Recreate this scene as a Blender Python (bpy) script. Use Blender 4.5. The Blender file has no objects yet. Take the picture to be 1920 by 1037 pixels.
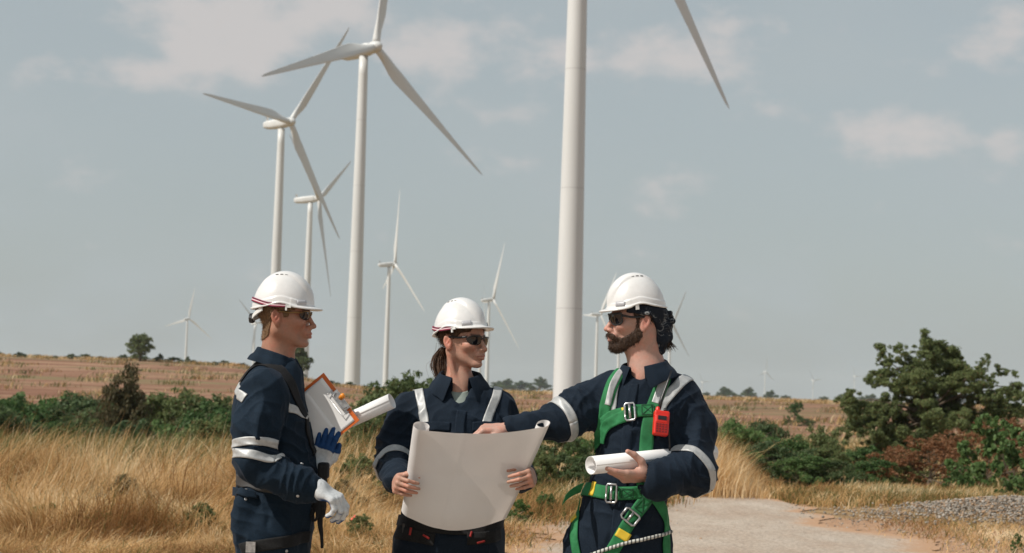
import bpy, math, random
import numpy as np
from mathutils import Matrix, Vector
random.seed(7)
RNG = np.random.default_rng(11)
S = bpy.context.scene

# ------------------------------------------------------------------ camera
PITCH = math.atan(.0683); ROLL = .029; FPX = 3200.0
_fw = np.array([0, math.cos(PITCH), math.sin(PITCH)])
_r0 = np.array([1., 0, 0]); _u0 = np.cross(_r0, _fw)
CAM_R = math.cos(ROLL)*_r0 + math.sin(ROLL)*_u0
CAM_U = -math.sin(ROLL)*_r0 + math.cos(ROLL)*_u0
CAM_P = np.array([0, 0, 1.4])
cam = bpy.data.cameras.new('camera'); cam.sensor_width = 36; cam.lens = 60
cam.clip_start = .1; cam.clip_end = 30000
cam.dof.use_dof = True; cam.dof.focus_distance = 6.0; cam.dof.aperture_fstop = 8.0
camo = bpy.data.objects.new('camera', cam); S.collection.objects.link(camo)
camo.matrix_world = Matrix([[CAM_R[i], CAM_U[i], -_fw[i], CAM_P[i]] for i in range(3)] + [[0, 0, 0, 1]])
S.camera = camo


def W(px, py, d):
    """point of the place seen at photo pixel (px, py), d metres ahead (along +Y)"""
    v = _fw + CAM_R*(px-960)/FPX - CAM_U*(py-518.5)/FPX
    return CAM_P + v*(d/v[1])


# ------------------------------------------------------------------ sun, sky, exposure
SUN_DIR = np.array([-.86, -.42, 0]); SUN_EL = math.radians(47)
SUN_DIR = SUN_DIR/np.linalg.norm(SUN_DIR)*math.cos(SUN_EL); SUN_DIR[2] = math.sin(SUN_EL)
sl = bpy.data.lights.new('sun', 'SUN'); sl.energy = 4.3; sl.angle = math.radians(.6); sl.color = (1, .945, .87)
so = bpy.data.objects.new('sun', sl); S.collection.objects.link(so)
so.rotation_euler = Vector(SUN_DIR).to_track_quat('Z', 'Y').to_euler()

world = bpy.data.worlds.new('World'); S.world = world; world.use_nodes = True


def build_world():
    nt = world.node_tree; N = nt.nodes; L = nt.links; N.clear()
    out = N.new('ShaderNodeOutputWorld'); bg = N.new('ShaderNodeBackground'); bg.inputs['Strength'].default_value = SKY_STRENGTH
    L.new(bg.outputs[0], out.inputs['Surface'])
    sky = N.new('ShaderNodeTexSky'); sky.sky_type = 'NISHITA'; sky.sun_disc = False
    sky.sun_elevation = SUN_EL; sky.sun_rotation = math.atan2(SUN_DIR[0], SUN_DIR[1])
    sky.air_density = 1.2; sky.dust_density = 2.0; sky.ozone_density = 1.0
    hs = N.new('ShaderNodeHueSaturation'); hs.inputs['Saturation'].default_value = .55; hs.inputs['Value'].default_value = 1.0
    L.new(sky.outputs[0], hs.inputs['Color'])
    tint = N.new('ShaderNodeMix'); tint.data_type = 'RGBA'; tint.blend_type = 'MULTIPLY'; tint.inputs[0].default_value = 1
    tint.inputs[7].default_value = (.97, 1.02, 1.0, 1); L.new(hs.outputs[0], tint.inputs[6])

    def m(op, a, b=None, c=None, clamp=False):
        n = N.new('ShaderNodeMath'); n.operation = op; n.use_clamp = clamp
        for i, v in enumerate((a, b, c)):
            if v is None: continue
            if isinstance(v, (int, float)): n.inputs[i].default_value = v
            else: L.new(v, n.inputs[i])
        return n.outputs[0]
    tc = N.new('ShaderNodeTexCoord'); sep = N.new('ShaderNodeSeparateXYZ'); L.new(tc.outputs['Generated'], sep.inputs[0])
    az = m('ARCTAN2', sep.outputs[0], sep.outputs[1]); el = m('ARCSINE', sep.outputs[2])
    comb = N.new('ShaderNodeCombineXYZ'); L.new(az, comb.inputs[0]); L.new(el, comb.inputs[1])
    mp = N.new('ShaderNodeMapping'); mp.inputs['Scale'].default_value = (1, 1.7, 1); L.new(comb.outputs[0], mp.inputs[0])
    nz = N.new('ShaderNodeTexNoise'); nz.inputs['Scale'].default_value = 17; nz.inputs['Detail'].default_value = 7; nz.inputs['Roughness'].default_value = .56
    L.new(mp.outputs[0], nz.inputs['Vector'])
    nz2 = N.new('ShaderNodeTexNoise'); nz2.inputs['Scale'].default_value = 7; nz2.inputs['Detail'].default_value = 3
    L.new(mp.outputs[0], nz2.inputs['Vector'])
    nn = m('SUBTRACT', nz.outputs[0], .5)
    # cumulus banks standing in the sky: azimuth, elevation, half width, half height, weight
    total = None
    for (px, py, w, h, k) in ((400, 75, 200, 85, 1.1), (280, 125, 150, 60, .8), (640, 25, 130, 55, .95), (840, 95, 160, 65, 1.0), (1000, 120, 120, 60, .85),
                              (1270, 90, 130, 60, 1.1), (1350, 50, 60, 45, .8), (1870, 50, 110, 60, .8), (1720, 250, 130, 48, .9), (1890, 250, 60, 50, .7),
                              (1310, 350, 170, 42, .5), (930, 290, 120, 40, .35), (90, 130, 90, 45, .5), (250, 360, 70, 30, .25), (900, 190, 400, 70, .35), (1450, 190, 90, 50, .3), (1500, 470, 500, 40, .2)):
        q = W(px, py, 1) - CAM_P; q /= np.linalg.norm(q)
        a0, e0 = math.atan2(q[0], q[1]), math.asin(q[2])
        dx = m('DIVIDE', m('SUBTRACT', az, a0), w/FPX); dy = m('DIVIDE', m('SUBTRACT', el, e0), h/FPX)
        # flat-based: falls off faster below
        r2 = m('ADD', m('MULTIPLY', dx, dx), m('MULTIPLY', dy, dy))
        g = m('MULTIPLY', m('EXPONENT', m('MULTIPLY', r2, -.9)), k)
        total = g if total is None else m('MAXIMUM', total, g)
    dens = m('ADD', total, m('MULTIPLY', nn, 2.5))
    dens = m('ADD', dens, m('MULTIPLY', m('SUBTRACT', nz2.outputs[0], .5), .8))
    mr = N.new('ShaderNodeMapRange'); mr.interpolation_type = 'SMOOTHSTEP'
    mr.inputs['From Min'].default_value = .26; mr.inputs['From Max'].default_value = .98; mr.inputs['To Max'].default_value = .85
    L.new(dens, mr.inputs['Value'])
    wisp = N.new('ShaderNodeMapRange'); wisp.interpolation_type = 'SMOOTHSTEP'
    wisp.inputs['From Min'].default_value = .4; wisp.inputs['From Max'].default_value = .75; wisp.inputs['To Min'].default_value = .6; wisp.inputs['To Max'].default_value = .9
    L.new(nz2.outputs[0], wisp.inputs['Value'])
    veil = N.new('ShaderNodeMix'); veil.data_type = 'RGBA'; veil.inputs[7].default_value = VEIL
    L.new(wisp.outputs[0], veil.inputs[0]); L.new(tint.outputs[2], veil.inputs[6])
    mix = N.new('ShaderNodeMix'); mix.data_type = 'RGBA'; mix.inputs[7].default_value = CLOUD
    L.new(mr.outputs[0], mix.inputs[0]); L.new(veil.outputs[2], mix.inputs[6])
    L.new(mix.outputs[2], bg.inputs['Color'])


SKY_STRENGTH = .101
CLOUD = (6.0, 5.7, 5.6, 1); VEIL = (4.2, 4.7, 4.9, 1)
build_world()
world.cycles.sampling_method = 'MANUAL'; world.cycles.sample_map_resolution = 512
S.view_settings.view_transform = 'Standard'; S.view_settings.look = 'None'
S.view_settings.exposure = 0; S.view_settings.gamma = 1
S.render.engine = 'CYCLES'
S.cycles.use_denoising = True
S.cycles.max_bounces = 6; S.cycles.diffuse_bounces = 3; S.cycles.glossy_bounces = 3; S.cycles.transmission_bounces = 4
S.cycles.transparent_max_bounces = 8; S.cycles.volume_bounces = 1
S.cycles.caustics_reflective = False; S.cycles.caustics_refractive = False


# ------------------------------------------------------------------ helpers
def link(o, parent=None):
    S.collection.objects.link(o)
    if parent is not None:
        o.parent = parent
        if parent.type != 'EMPTY' or True:
            pass
    return o


def mesh_np(name, V, F, mats=(), smooth=True, parent=None, colors=None, loc=None, uv=None, midx=None):
    """one mesh object from numpy arrays; F is an (n,k) array or a list of index tuples. V in world space, loc = origin"""
    V = np.asarray(V, dtype=np.float64)
    me = bpy.data.meshes.new(name)
    off = np.zeros(3) if loc is None else np.asarray(loc, float)
    if isinstance(F, np.ndarray):
        k = F.shape[1]; n = F.shape[0]
        me.vertices.add(len(V)); me.vertices.foreach_set('co', (V-off).astype(np.float32).ravel())
        me.loops.add(n*k); me.loops.foreach_set('vertex_index', F.astype(np.int32).ravel())
        me.polygons.add(n); me.polygons.foreach_set('loop_start', np.arange(0, n*k, k, dtype=np.int32))
        me.update(calc_edges=True)
    else:
        me.from_pydata([tuple(v) for v in (V-off)], [], [tuple(int(i) for i in f) for f in F]); me.update()
    if smooth:
        me.polygons.foreach_set('use_smooth', np.ones(len(me.polygons), dtype=bool))
    if colors is not None:
        ca = me.color_attributes.new('col', 'FLOAT_COLOR', 'POINT')
        c = np.ones((len(V), 4), np.float32); c[:, :colors.shape[1]] = colors
        ca.data.foreach_set('color', c.ravel())
    if uv is not None:
        ul = me.uv_layers.new(name='UVMap'); ul.data.foreach_set('uv', np.asarray(uv, np.float32)[np.array([l for f in F for l in f])].ravel())
    for m_ in mats: me.materials.append(m_)
    if midx is not None: me.polygons.foreach_set('material_index', np.asarray(midx, np.int32))
    me.update()
    o = bpy.data.objects.new(name, me)
    S.collection.objects.link(o)
    o.location = tuple(off)
    if parent is not None:
        o.parent = parent
        pw = parent
        acc = Matrix.Identity(4)
        chain = []
        while pw is not None:
            chain.append(pw); pw = pw.parent
        for q in reversed(chain):
            acc = acc @ q.matrix_parent_inverse @ q.matrix_basis
        o.matrix_parent_inverse = acc.inverted()
    return o


def tag(o, label=None, cat=None, group=None, kind=None):
    if label: o['label'] = label
    if cat: o['category'] = cat
    if group: o['group'] = group
    if kind: o['kind'] = kind
    return o


def empty(name, loc):
    o = bpy.data.objects.new(name, None); S.collection.objects.link(o); o.location = tuple(loc); o.empty_display_size = .2
    return o


def tube(pts, rad, n=10, cap=True):
    """tapered tube along points -> V, F(list)"""
    pts = np.asarray(pts, float); k = len(pts)
    rad = np.broadcast_to(rad, (k,)) if np.ndim(rad) == 0 else np.asarray(rad, float)
    V = []; F = []
    up = np.array([0, 0, 1.]) if abs((pts[-1]-pts[0])[2]) < .9*np.linalg.norm(pts[-1]-pts[0]) else np.array([1., 0, 0])
    for i in range(k):
        t = pts[min(i+1, k-1)]-pts[max(i-1, 0)]; t = t/(np.linalg.norm(t)+1e-12)
        a = np.cross(t, up); a /= np.linalg.norm(a)+1e-12; b = np.cross(a, t); up = b
        for j in range(n):
            th = 2*math.pi*j/n
            V.append(pts[i]+rad[i]*(math.cos(th)*a+math.sin(th)*b))
    for i in range(k-1):
        for j in range(n):
            F.append((i*n+j, i*n+(j+1) % n, (i+1)*n+(j+1) % n, (i+1)*n+j))
    if cap:
        F.append(tuple(range(n-1, -1, -1))); F.append(tuple((k-1)*n+j for j in range(n)))
    return np.array(V), F


def merge(parts):
    V = []; F = []; o = 0
    for v, f in parts:
        V.append(np.asarray(v)); F += [tuple(i+o for i in q) for q in f]; o += len(v)
    return np.vstack(V), F


def boxm(c, h, R=None):
    c = np.asarray(c, float); h = np.asarray(h, float)
    s = np.array([(x, y, z) for x in (-1, 1) for y in (-1, 1) for z in (-1, 1)], float)*h
    if R is not None: s = s@np.asarray(R).T
    return s+c, [(0, 1, 3, 2), (4, 6, 7, 5), (0, 4, 5, 1), (2, 3, 7, 6), (0, 2, 6, 4), (1, 5, 7, 3)]


# value noise, vectorised
_T = RNG.random((64, 64, 64)).astype(np.float32)


def noise(p):
    i = np.floor(p).astype(np.int64); f = (p-i).astype(np.float32); f = f*f*(3-2*f); i &= 63; j = (i+1) & 63
    x, y, z = f[..., 0], f[..., 1], f[..., 2]
    def g(a, b, c): return _T[a[..., 0], b[..., 1], c[..., 2]]
    c00 = g(i, i, i)*(1-x)+g(j, i, i)*x; c10 = g(i, j, i)*(1-x)+g(j, j, i)*x
    c01 = g(i, i, j)*(1-x)+g(j, i, j)*x; c11 = g(i, j, j)*(1-x)+g(j, j, j)*x
    return (c00*(1-y)+c10*y)*(1-z)+(c01*(1-y)+c11*y)*z


# ------------------------------------------------------------------ material helper
class Mat:
    def __init__(s, name, base=(.5, .5, .5), rough=.6, spec=.5, metal=0):
        s.m = bpy.data.materials.new(name); s.m.use_nodes = True
        s.nt = s.m.node_tree; s.N = s.nt.nodes; s.L = s.nt.links
        s.b = s.N['Principled BSDF']
        s.b.inputs['Base Color'].default_value = (*base, 1); s.b.inputs['Roughness'].default_value = rough
        s.b.inputs['Specular IOR Level'].default_value = spec; s.b.inputs['Metallic'].default_value = metal

    def n(s, t, **kw):
        n = s.N.new(t)
        for k, v in kw.items():
            if k in n.inputs: n.inputs[k].default_value = v
            else: setattr(n, k, v)
        return n

    def noise(s, scale, detail=4, rough=.5, coord='Object', mscale=None, dist=0):
        if coord == 'Position':
            c = s.n('ShaderNodeNewGeometry').outputs['Position']
        else:
            c = s.n('ShaderNodeTexCoord').outputs[coord]
        if mscale is not None:
            mp = s.n('ShaderNodeMapping'); mp.inputs['Scale'].default_value = mscale; s.L.new(c, mp.inputs[0]); c = mp.outputs[0]
        n = s.n('ShaderNodeTexNoise', Scale=scale, Detail=detail, Roughness=rough, Distortion=dist); s.L.new(c, n.inputs['Vector'])
        return n.outputs[0]

    def ramp(s, fac, stops, interp='LINEAR'):
        r = s.n('ShaderNodeValToRGB'); r.color_ramp.interpolation = interp
        e = r.color_ramp.elements
        while len(e) < len(stops): e.new(.5)
        for q, (p_, c) in zip(e, stops):
            q.position = p_; q.color = (*c, 1) if len(c) == 3 else c
        s.L.new(fac, r.inputs[0]); return r.outputs[0]

    def mix(s, fac, a, b, typ='MIX'):
        m_ = s.n('ShaderNodeMix'); m_.data_type = 'RGBA'; m_.blend_type = typ
        for i, v in ((0, fac), (6, a), (7, b)):
            if isinstance(v, (int, float)): m_.inputs[i].default_value = v
            elif isinstance(v, tuple): m_.inputs[i].default_value = (*v, 1) if len(v) == 3 else v
            else: s.L.new(v, m_.inputs[i])
        return m_.outputs[2]

    def math(s, op, a, b=0., clamp=False):
        n = s.n('ShaderNodeMath'); n.operation = op; n.use_clamp = clamp
        for i, v in enumerate((a, b)):
            if isinstance(v, (int, float)): n.inputs[i].default_value = v
            else: s.L.new(v, n.inputs[i])
        return n.outputs[0]

    def color(s, c): s.L.new(c, s.b.inputs['Base Color']); return s

    def bump(s, h, strength=.3, dist=.01):
        b = s.n('ShaderNodeBump', Strength=strength, Distance=dist); s.L.new(h, b.inputs['Height']); s.L.new(b.outputs[0], s.b.inputs['Normal']); return s

    def attr(s, name='col'):
        a = s.n('ShaderNodeAttribute'); a.attribute_name = name; return a.outputs['Color']


def sstep(a, b, x):
    t = np.clip((x-a)/(b-a), 0, 1); return t*t*(3-2*t)


# ================================================================== SETTING
def ground_z(x, y):
    x = np.asarray(x, float); y = np.asarray(y, float)
    u = np.clip(x/np.maximum(y, 1)*FPX, -1300, 1300)
    crest = np.interp(u, [-1300, -960, -700, -510, -420, -330, -240, 0, 380, 640, 1000], [5.9, 5.8, 5.7, 5.2, 3.4, 1.6, .9, 1.5, 1.15, 1.1, 1.3])
    low = np.interp(u, [-500, 0, 400], [-2.2, -1.6, -1.7])
    z = np.where(y < 26, 0, low*sstep(26, 55, y))
    rise = sstep(105, 375, y)*(crest-low)
    z = z+rise-sstep(385, 620, y)*(crest+1.5)
    und = (noise(np.stack([x/37+5, y/37, 0*x+.5], -1))-.5)*1.2*sstep(60, 140, y)*(1-.7*sstep(330, 420, y))
    und = und+(noise(np.stack([x/9+5, y/9, 0*x+3.5], -1))-.5)*.35*sstep(24, 45, y)
    bank = .24*sstep(4.2, 6.5, x)*np.exp(-((x-8.5)/6.)**2)*np.exp(-((y-21.9)/1.1)**2)           # low rubble bank beside the road
    lb = (noise(np.stack([x/1.3+9, y/1.3, 0*x+7.5], -1))-.35)*.16*sstep(-.8, -2.4, x-.0*y)*sstep(11.5, 13, y)*(1-sstep(24, 30, y))
    return z+und+bank+lb


def build_ground():
    ang = np.concatenate([np.linspace(-math.pi, -.42, 60)[:-1], np.linspace(-.42, .42, 420), np.linspace(.42, math.pi, 60)[1:-1]])
    rad = np.concatenate([[.01], np.linspace(1.5, 30, 130)[:-1], np.geomspace(30, 9500, 230)])
    A, R = np.meshgrid(ang, rad, indexing='ij')
    x = np.sin(A)*R; y = np.cos(A)*R
    z = ground_z(x, y)
    na, nr = A.shape
    V = np.stack([x, y, z], -1).reshape(-1, 3)
    i = np.arange(na)[:, None]; j = np.arange(nr-1)[None]
    a = (i*nr+j).ravel(); b = (((i+1) % na)*nr+j).ravel()
    F = np.stack([a, a+1, b+1, b], -1)
    # what the ground is made of: R ploughed field, G bare orange dirt, B grey rubble
    x, y, z = V.T
    n1 = noise(np.stack([x/25, y/40, 0*x], -1)); n2 = noise(np.stack([x/3, y/3, 0*x+9], -1)); n3 = noise(np.stack([x/.6, y/.6, 0*x+4], -1))
    field = sstep(120, 160, y)*(1-sstep(340+30*n1, 366+30*n1, y))
    dirt = np.clip(sstep(-2.2, -.4, x+.8*(n2-.5))*(1-sstep(20.5, 23.5, y+n2*2)) + (1-sstep(11, 12.5, y+n2)), 0, 1)
    dirt = np.maximum(dirt, (1-sstep(0, 2.0, x+2))*(1-sstep(11., 12.5, y)))
    dirt = dirt*(1-.35*sstep(4.8, 6.2, x+.7*n2)*sstep(9, 14, y))
    C = np.stack([field, dirt, np.exp(-((x-7.5)/3.2)**2)*np.exp(-((y-22.6)/1.5)**2)], -1)
    g = Mat('ground_soil', rough=.95, spec=.1)
    sep = g.n('ShaderNodeSeparateColor'); g.L.new(g.attr(), sep.inputs[0])
    f1 = g.noise(.5, 5, .6, 'Position', (.35, 2.2, 1)); f2 = g.noise(.06, 4, .6, 'Position', (.5, 3, 1))
    fieldc = g.mix(g.ramp(f2, [(.42, (0, 0, 0)), (.62, (1, 1, 1))]), g.ramp(f1, [(.3, (.115, .052, .034)), (.5, (.195, .096, .062)), (.7, (.33, .19, .118))]),
                   g.ramp(f1, [(.35, (.25, .135, .085)), (.7, (.42, .28, .175))]))
    pat = g.noise(.022, 6, .65, 'Position', (.6, 2.6, 1)); fieldc = g.mix(g.ramp(pat, [(.50, (0, 0, 0)), (.57, (.8, .8, .8))]), fieldc, (.17, .145, .07))
    pat2 = g.noise(.05, 5, .7, 'Position', (.4, 3.4, 1)); fieldc = g.mix(g.ramp(pat2, [(.40, (.9, .9, .9)), (.49, (0, 0, 0))]), fieldc, (.165, .068, .040))
    # furrows
    w = g.n('ShaderNodeTexWave', Scale=.35, Distortion=3.0, Detail=3); w.bands_direction = 'Y'
    g.L.new(g.n('ShaderNodeNewGeometry').outputs['Position'], w.inputs['Vector'])
    fieldc = g.mix(g.math('MULTIPLY', w.outputs[1], .10), fieldc, (.40, .27, .17))
    n4 = g.noise(2.2, 6, .62, 'Position'); n5 = g.noise(.35, 4, .55, 'Position')
    grassc = g.ramp(n4, [(.25, (.12, .075, .035)), (.48, (.26, .165, .08)), (.7, (.40, .28, .15))])
    grassc = g.mix(g.ramp(n5, [(.5, (0, 0, 0)), (.66, (.8, .8, .8))]), grassc, (.11, .125, .045))
    n6 = g.noise(7, 6, .65, 'Position')
    dirtc = g.ramp(n6, [(.25, (.27, .15, .085)), (.5, (.42, .26, .16)), (.75, (.52, .36, .25))])
    grit = g.ramp(g.noise(60, 3, .6, 'Position'), [(.35, (.75, .75, .75)), (.7, (1.15, 1.12, 1.1))])
    dirtc = g.mix(1.0, dirtc, grit, 'MULTIPLY')
    c = g.mix(sep.outputs[0], grassc, fieldc)
    edge = g.math('ADD', sep.outputs[1], g.math('MULTIPLY', g.math('SUBTRACT', n6, .5), .9))
    er = g.ramp(edge, [(.35, (0, 0, 0)), (.6, (1, 1, 1))])
    c = g.mix(er, c, dirtc)
    g.color(c); g.bump(n6, .6, .05)
    o = mesh_np('ground', V, F, [g.m], colors=C); tag(o, 'dry straw coloured ground with ploughed reddish fields', kind='structure')


build_ground()


def build_road():
    L = [(-7, -8), (-6.5, -2), (-5, 3), (-3.2, 8), (-1.6, 12), (-.1, 14.9), (.25, 17), (.6, 18.9), (1.3, 21.5), (1.9, 23.3), (1.2, 24.6), (-2, 25.6)]
    Rr = [(7.5, -8), (6.8, -2), (6.1, 3), (5.5, 8), (4.9, 12), (4.5, 15.6), (4.35, 17.5), (3.95, 19.3), (3.85, 21.2), (3.9, 23.4), (3.0, 25.4), (-2, 25.9)]
    def dens(P):
        P = np.array(P, float); t = np.linspace(0, len(P)-1, 180); i = np.minimum(t.astype(int), len(P)-2); f = t-i
        Pm = np.vstack([2*P[0]-P[1], P, 2*P[-1]-P[-2]]); a, b, c, d = Pm[i], Pm[i+1], Pm[i+2], Pm[i+3]; f = f[:, None]
        return .5*((2*b)+(c-a)*f+(2*a-5*b+4*c-d)*f*f+(3*b-a-3*c+d)*f**3)
    l, r = dens(L), dens(Rr)
    for e, s in ((l, 1), (r, -1)):
        e[:, 0] += (noise(np.stack([e[:, 1]*1.7, e[:, 0]*0+s, e[:, 0]*0], -1))-.5)*.55 + (noise(np.stack([e[:, 1]*6, e[:, 0]*0+s, e[:, 0]*0+3], -1))-.5)*.22
    m = 60; t = np.linspace(0, 1, m)
    G = l[:, None]*(1-t)[None, :, None]+r[:, None]*t[None, :, None]
    V = np.concatenate([G, np.full(G.shape[:2]+(1,), .006)], -1)
    V[..., 2] += .004+ground_z(V[..., 0], V[..., 1])
    # feather the sheet down into the ground at its edges
    k = V.shape[0]; V = V.reshape(-1, 3)
    i = np.arange(k-1)[:, None]; j = np.arange(m-1)[None]; a = (i*m+j).ravel()
    F = np.stack([a, a+1, a+m+1, a+m], -1)
    edge = np.minimum(np.minimum(t, 1-t)*6, 1)
    C = np.repeat(edge[None], k, 0).reshape(-1, 1).repeat(3, 1)
    g = Mat('road_gravel', rough=.95, spec=.15)
    n1 = g.noise(1.1, 5, .6, 'Position', (1.4, .5, 1)); n2 = g.noise(26, 5, .75, 'Position'); n3 = g.noise(90, 2, .6, 'Position')
    base = g.ramp(n1, [(.3, (.37, .28, .215)), (.5, (.42, .345, .28)), (.7, (.48, .41, .345))])
    base = g.mix(1.0, base, g.ramp(n2, [(.3, (.45, .46, .47)), (.5, (1, .99, .97)), (.70, (1.4, 1.38, 1.34))]), 'MULTIPLY')
    base = g.mix(g.ramp(n3, [(.62, (0, 0, 0)), (.7, (.6, .6, .6))]), base, (.55, .5, .45))
    ed = g.math('ADD', g.attr(), g.math('MULTIPLY', g.math('SUBTRACT', n2, .5), 1.3))
    base = g.mix(g.ramp(ed, [(.25, (1, 1, 1)), (.75, (0, 0, 0))]), base, (.44, .27, .165))
    g.color(base); g.bump(n2, .7, .02)
    o = mesh_np('road', V, F, [g.m], colors=C); tag(o, 'pale gravel track curving away behind the workers', kind='structure')


build_road()

# rubble, pebbles -------------------------------------------------------------
ICO = None


def rocks(name, pts, sizes, mat, label, seed=3):
    rng = np.random.default_rng(seed)
    ph = (1+5**.5)/2
    v = np.array([(-1, ph, 0), (1, ph, 0), (-1, -ph, 0), (1, -ph, 0), (0, -1, ph), (0, 1, ph), (0, -1, -ph), (0, 1, -ph), (ph, 0, -1), (ph, 0, 1), (-ph, 0, -1), (-ph, 0, 1)])/1.9
    f = np.array([(0, 11, 5), (0, 5, 1), (0, 1, 7), (0, 7, 10), (0, 10, 11), (1, 5, 9), (5, 11, 4), (11, 10, 2), (10, 7, 6), (7, 1, 8), (3, 9, 4), (3, 4, 2), (3, 2, 6), (3, 6, 8), (3, 8, 9), (4, 9, 5), (2, 4, 11), (6, 2, 10), (8, 6, 7), (9, 8, 1)])
    n = len(pts)
    sc = sizes[:, None, None]*rng.uniform(.6, 1.25, (n, 1, 3))*np.array([1, 1, .7])
    V = v[None]*rng.uniform(.75, 1.2, (n, 12, 1))*sc
    a = rng.uniform(0, 6.28, n); c, s = np.cos(a)[:, None], np.sin(a)[:, None]
    x = V[..., 0]*c-V[..., 1]*s; y = V[..., 0]*s+V[..., 1]*c; V = np.stack([x, y, V[..., 2]], -1)+pts[:, None]
    F = (f[None]+(np.arange(n)*12)[:, None, None]).reshape(-1, 3)
    t = rng.uniform(0, 1, n); col = np.stack([t, rng.uniform(0, 1, n), t*0], -1).repeat(12, 0)
    o = mesh_np(name, V.reshape(-1, 3), F, [mat], smooth=False, colors=col); tag(o, label, kind='stuff'); return o


rk = Mat('crushed_stone', rough=.9, spec=.2)
sp = rk.n('ShaderNodeSeparateColor'); rk.L.new(rk.attr(), sp.inputs[0])
rk.color(rk.mix(rk.ramp(sp.outputs[1], [(.72, (0, 0, 0)), (.8, (1, 1, 1))]), rk.ramp(sp.outputs[0], [(0, (.17, .15, .125)), (.6, (.30, .265, .225)), (1, (.42, .38, .33))]), (.36, .24, .15)))
n = 42000
rx = RNG.uniform(3.6, 13.5, n); ry = 21.3+RNG.normal(0, .62, n)-.04*(rx-7)+.2*np.sin(rx*1.3)
keep = RNG.random(n) < np.clip((rx-3.9)/3, .04, 1)*np.where(rx < 5.2, .4, 1)
rx, ry = rx[keep], ry[keep]
rz_ = ground_z(rx, ry)+RNG.random(len(rx))*.06
rocks('rubble', np.stack([rx, ry, rz_], -1), RNG.uniform(.007, .024, len(rx)), rk.m, 'grey crushed stone heaped beside the track')
n = 15000
ry = RNG.uniform(7, 23, n); rx = RNG.uniform(-.30, .32, n)*ry+.6
keep = (ry > 9)
rx, ry = rx[keep], ry[keep]
rocks('pebbles', np.stack([rx, ry, ground_z(rx, ry)+.004], -1), RNG.uniform(.003, .012, len(rx))*np.where(RNG.random(len(rx)) < .06, 2.2, 1), rk.m, 'loose pebbles scattered over the track', 5)


# ------------------------------------------------------------------ wind turbines
TH = 90.0
tw = Mat('turbine_paint', (.60, .59, .56), .42, .4)
tn = tw.noise(.25, 4, .6, 'Object', (1, 1, .12)); tw.color(tw.ramp(tn, [(.3, (.60, .605, .59)), (.7, (.68, .685, .67))]))
tdk = Mat('turbine_grey', (.46, .46, .45), .6, .3)


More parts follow.
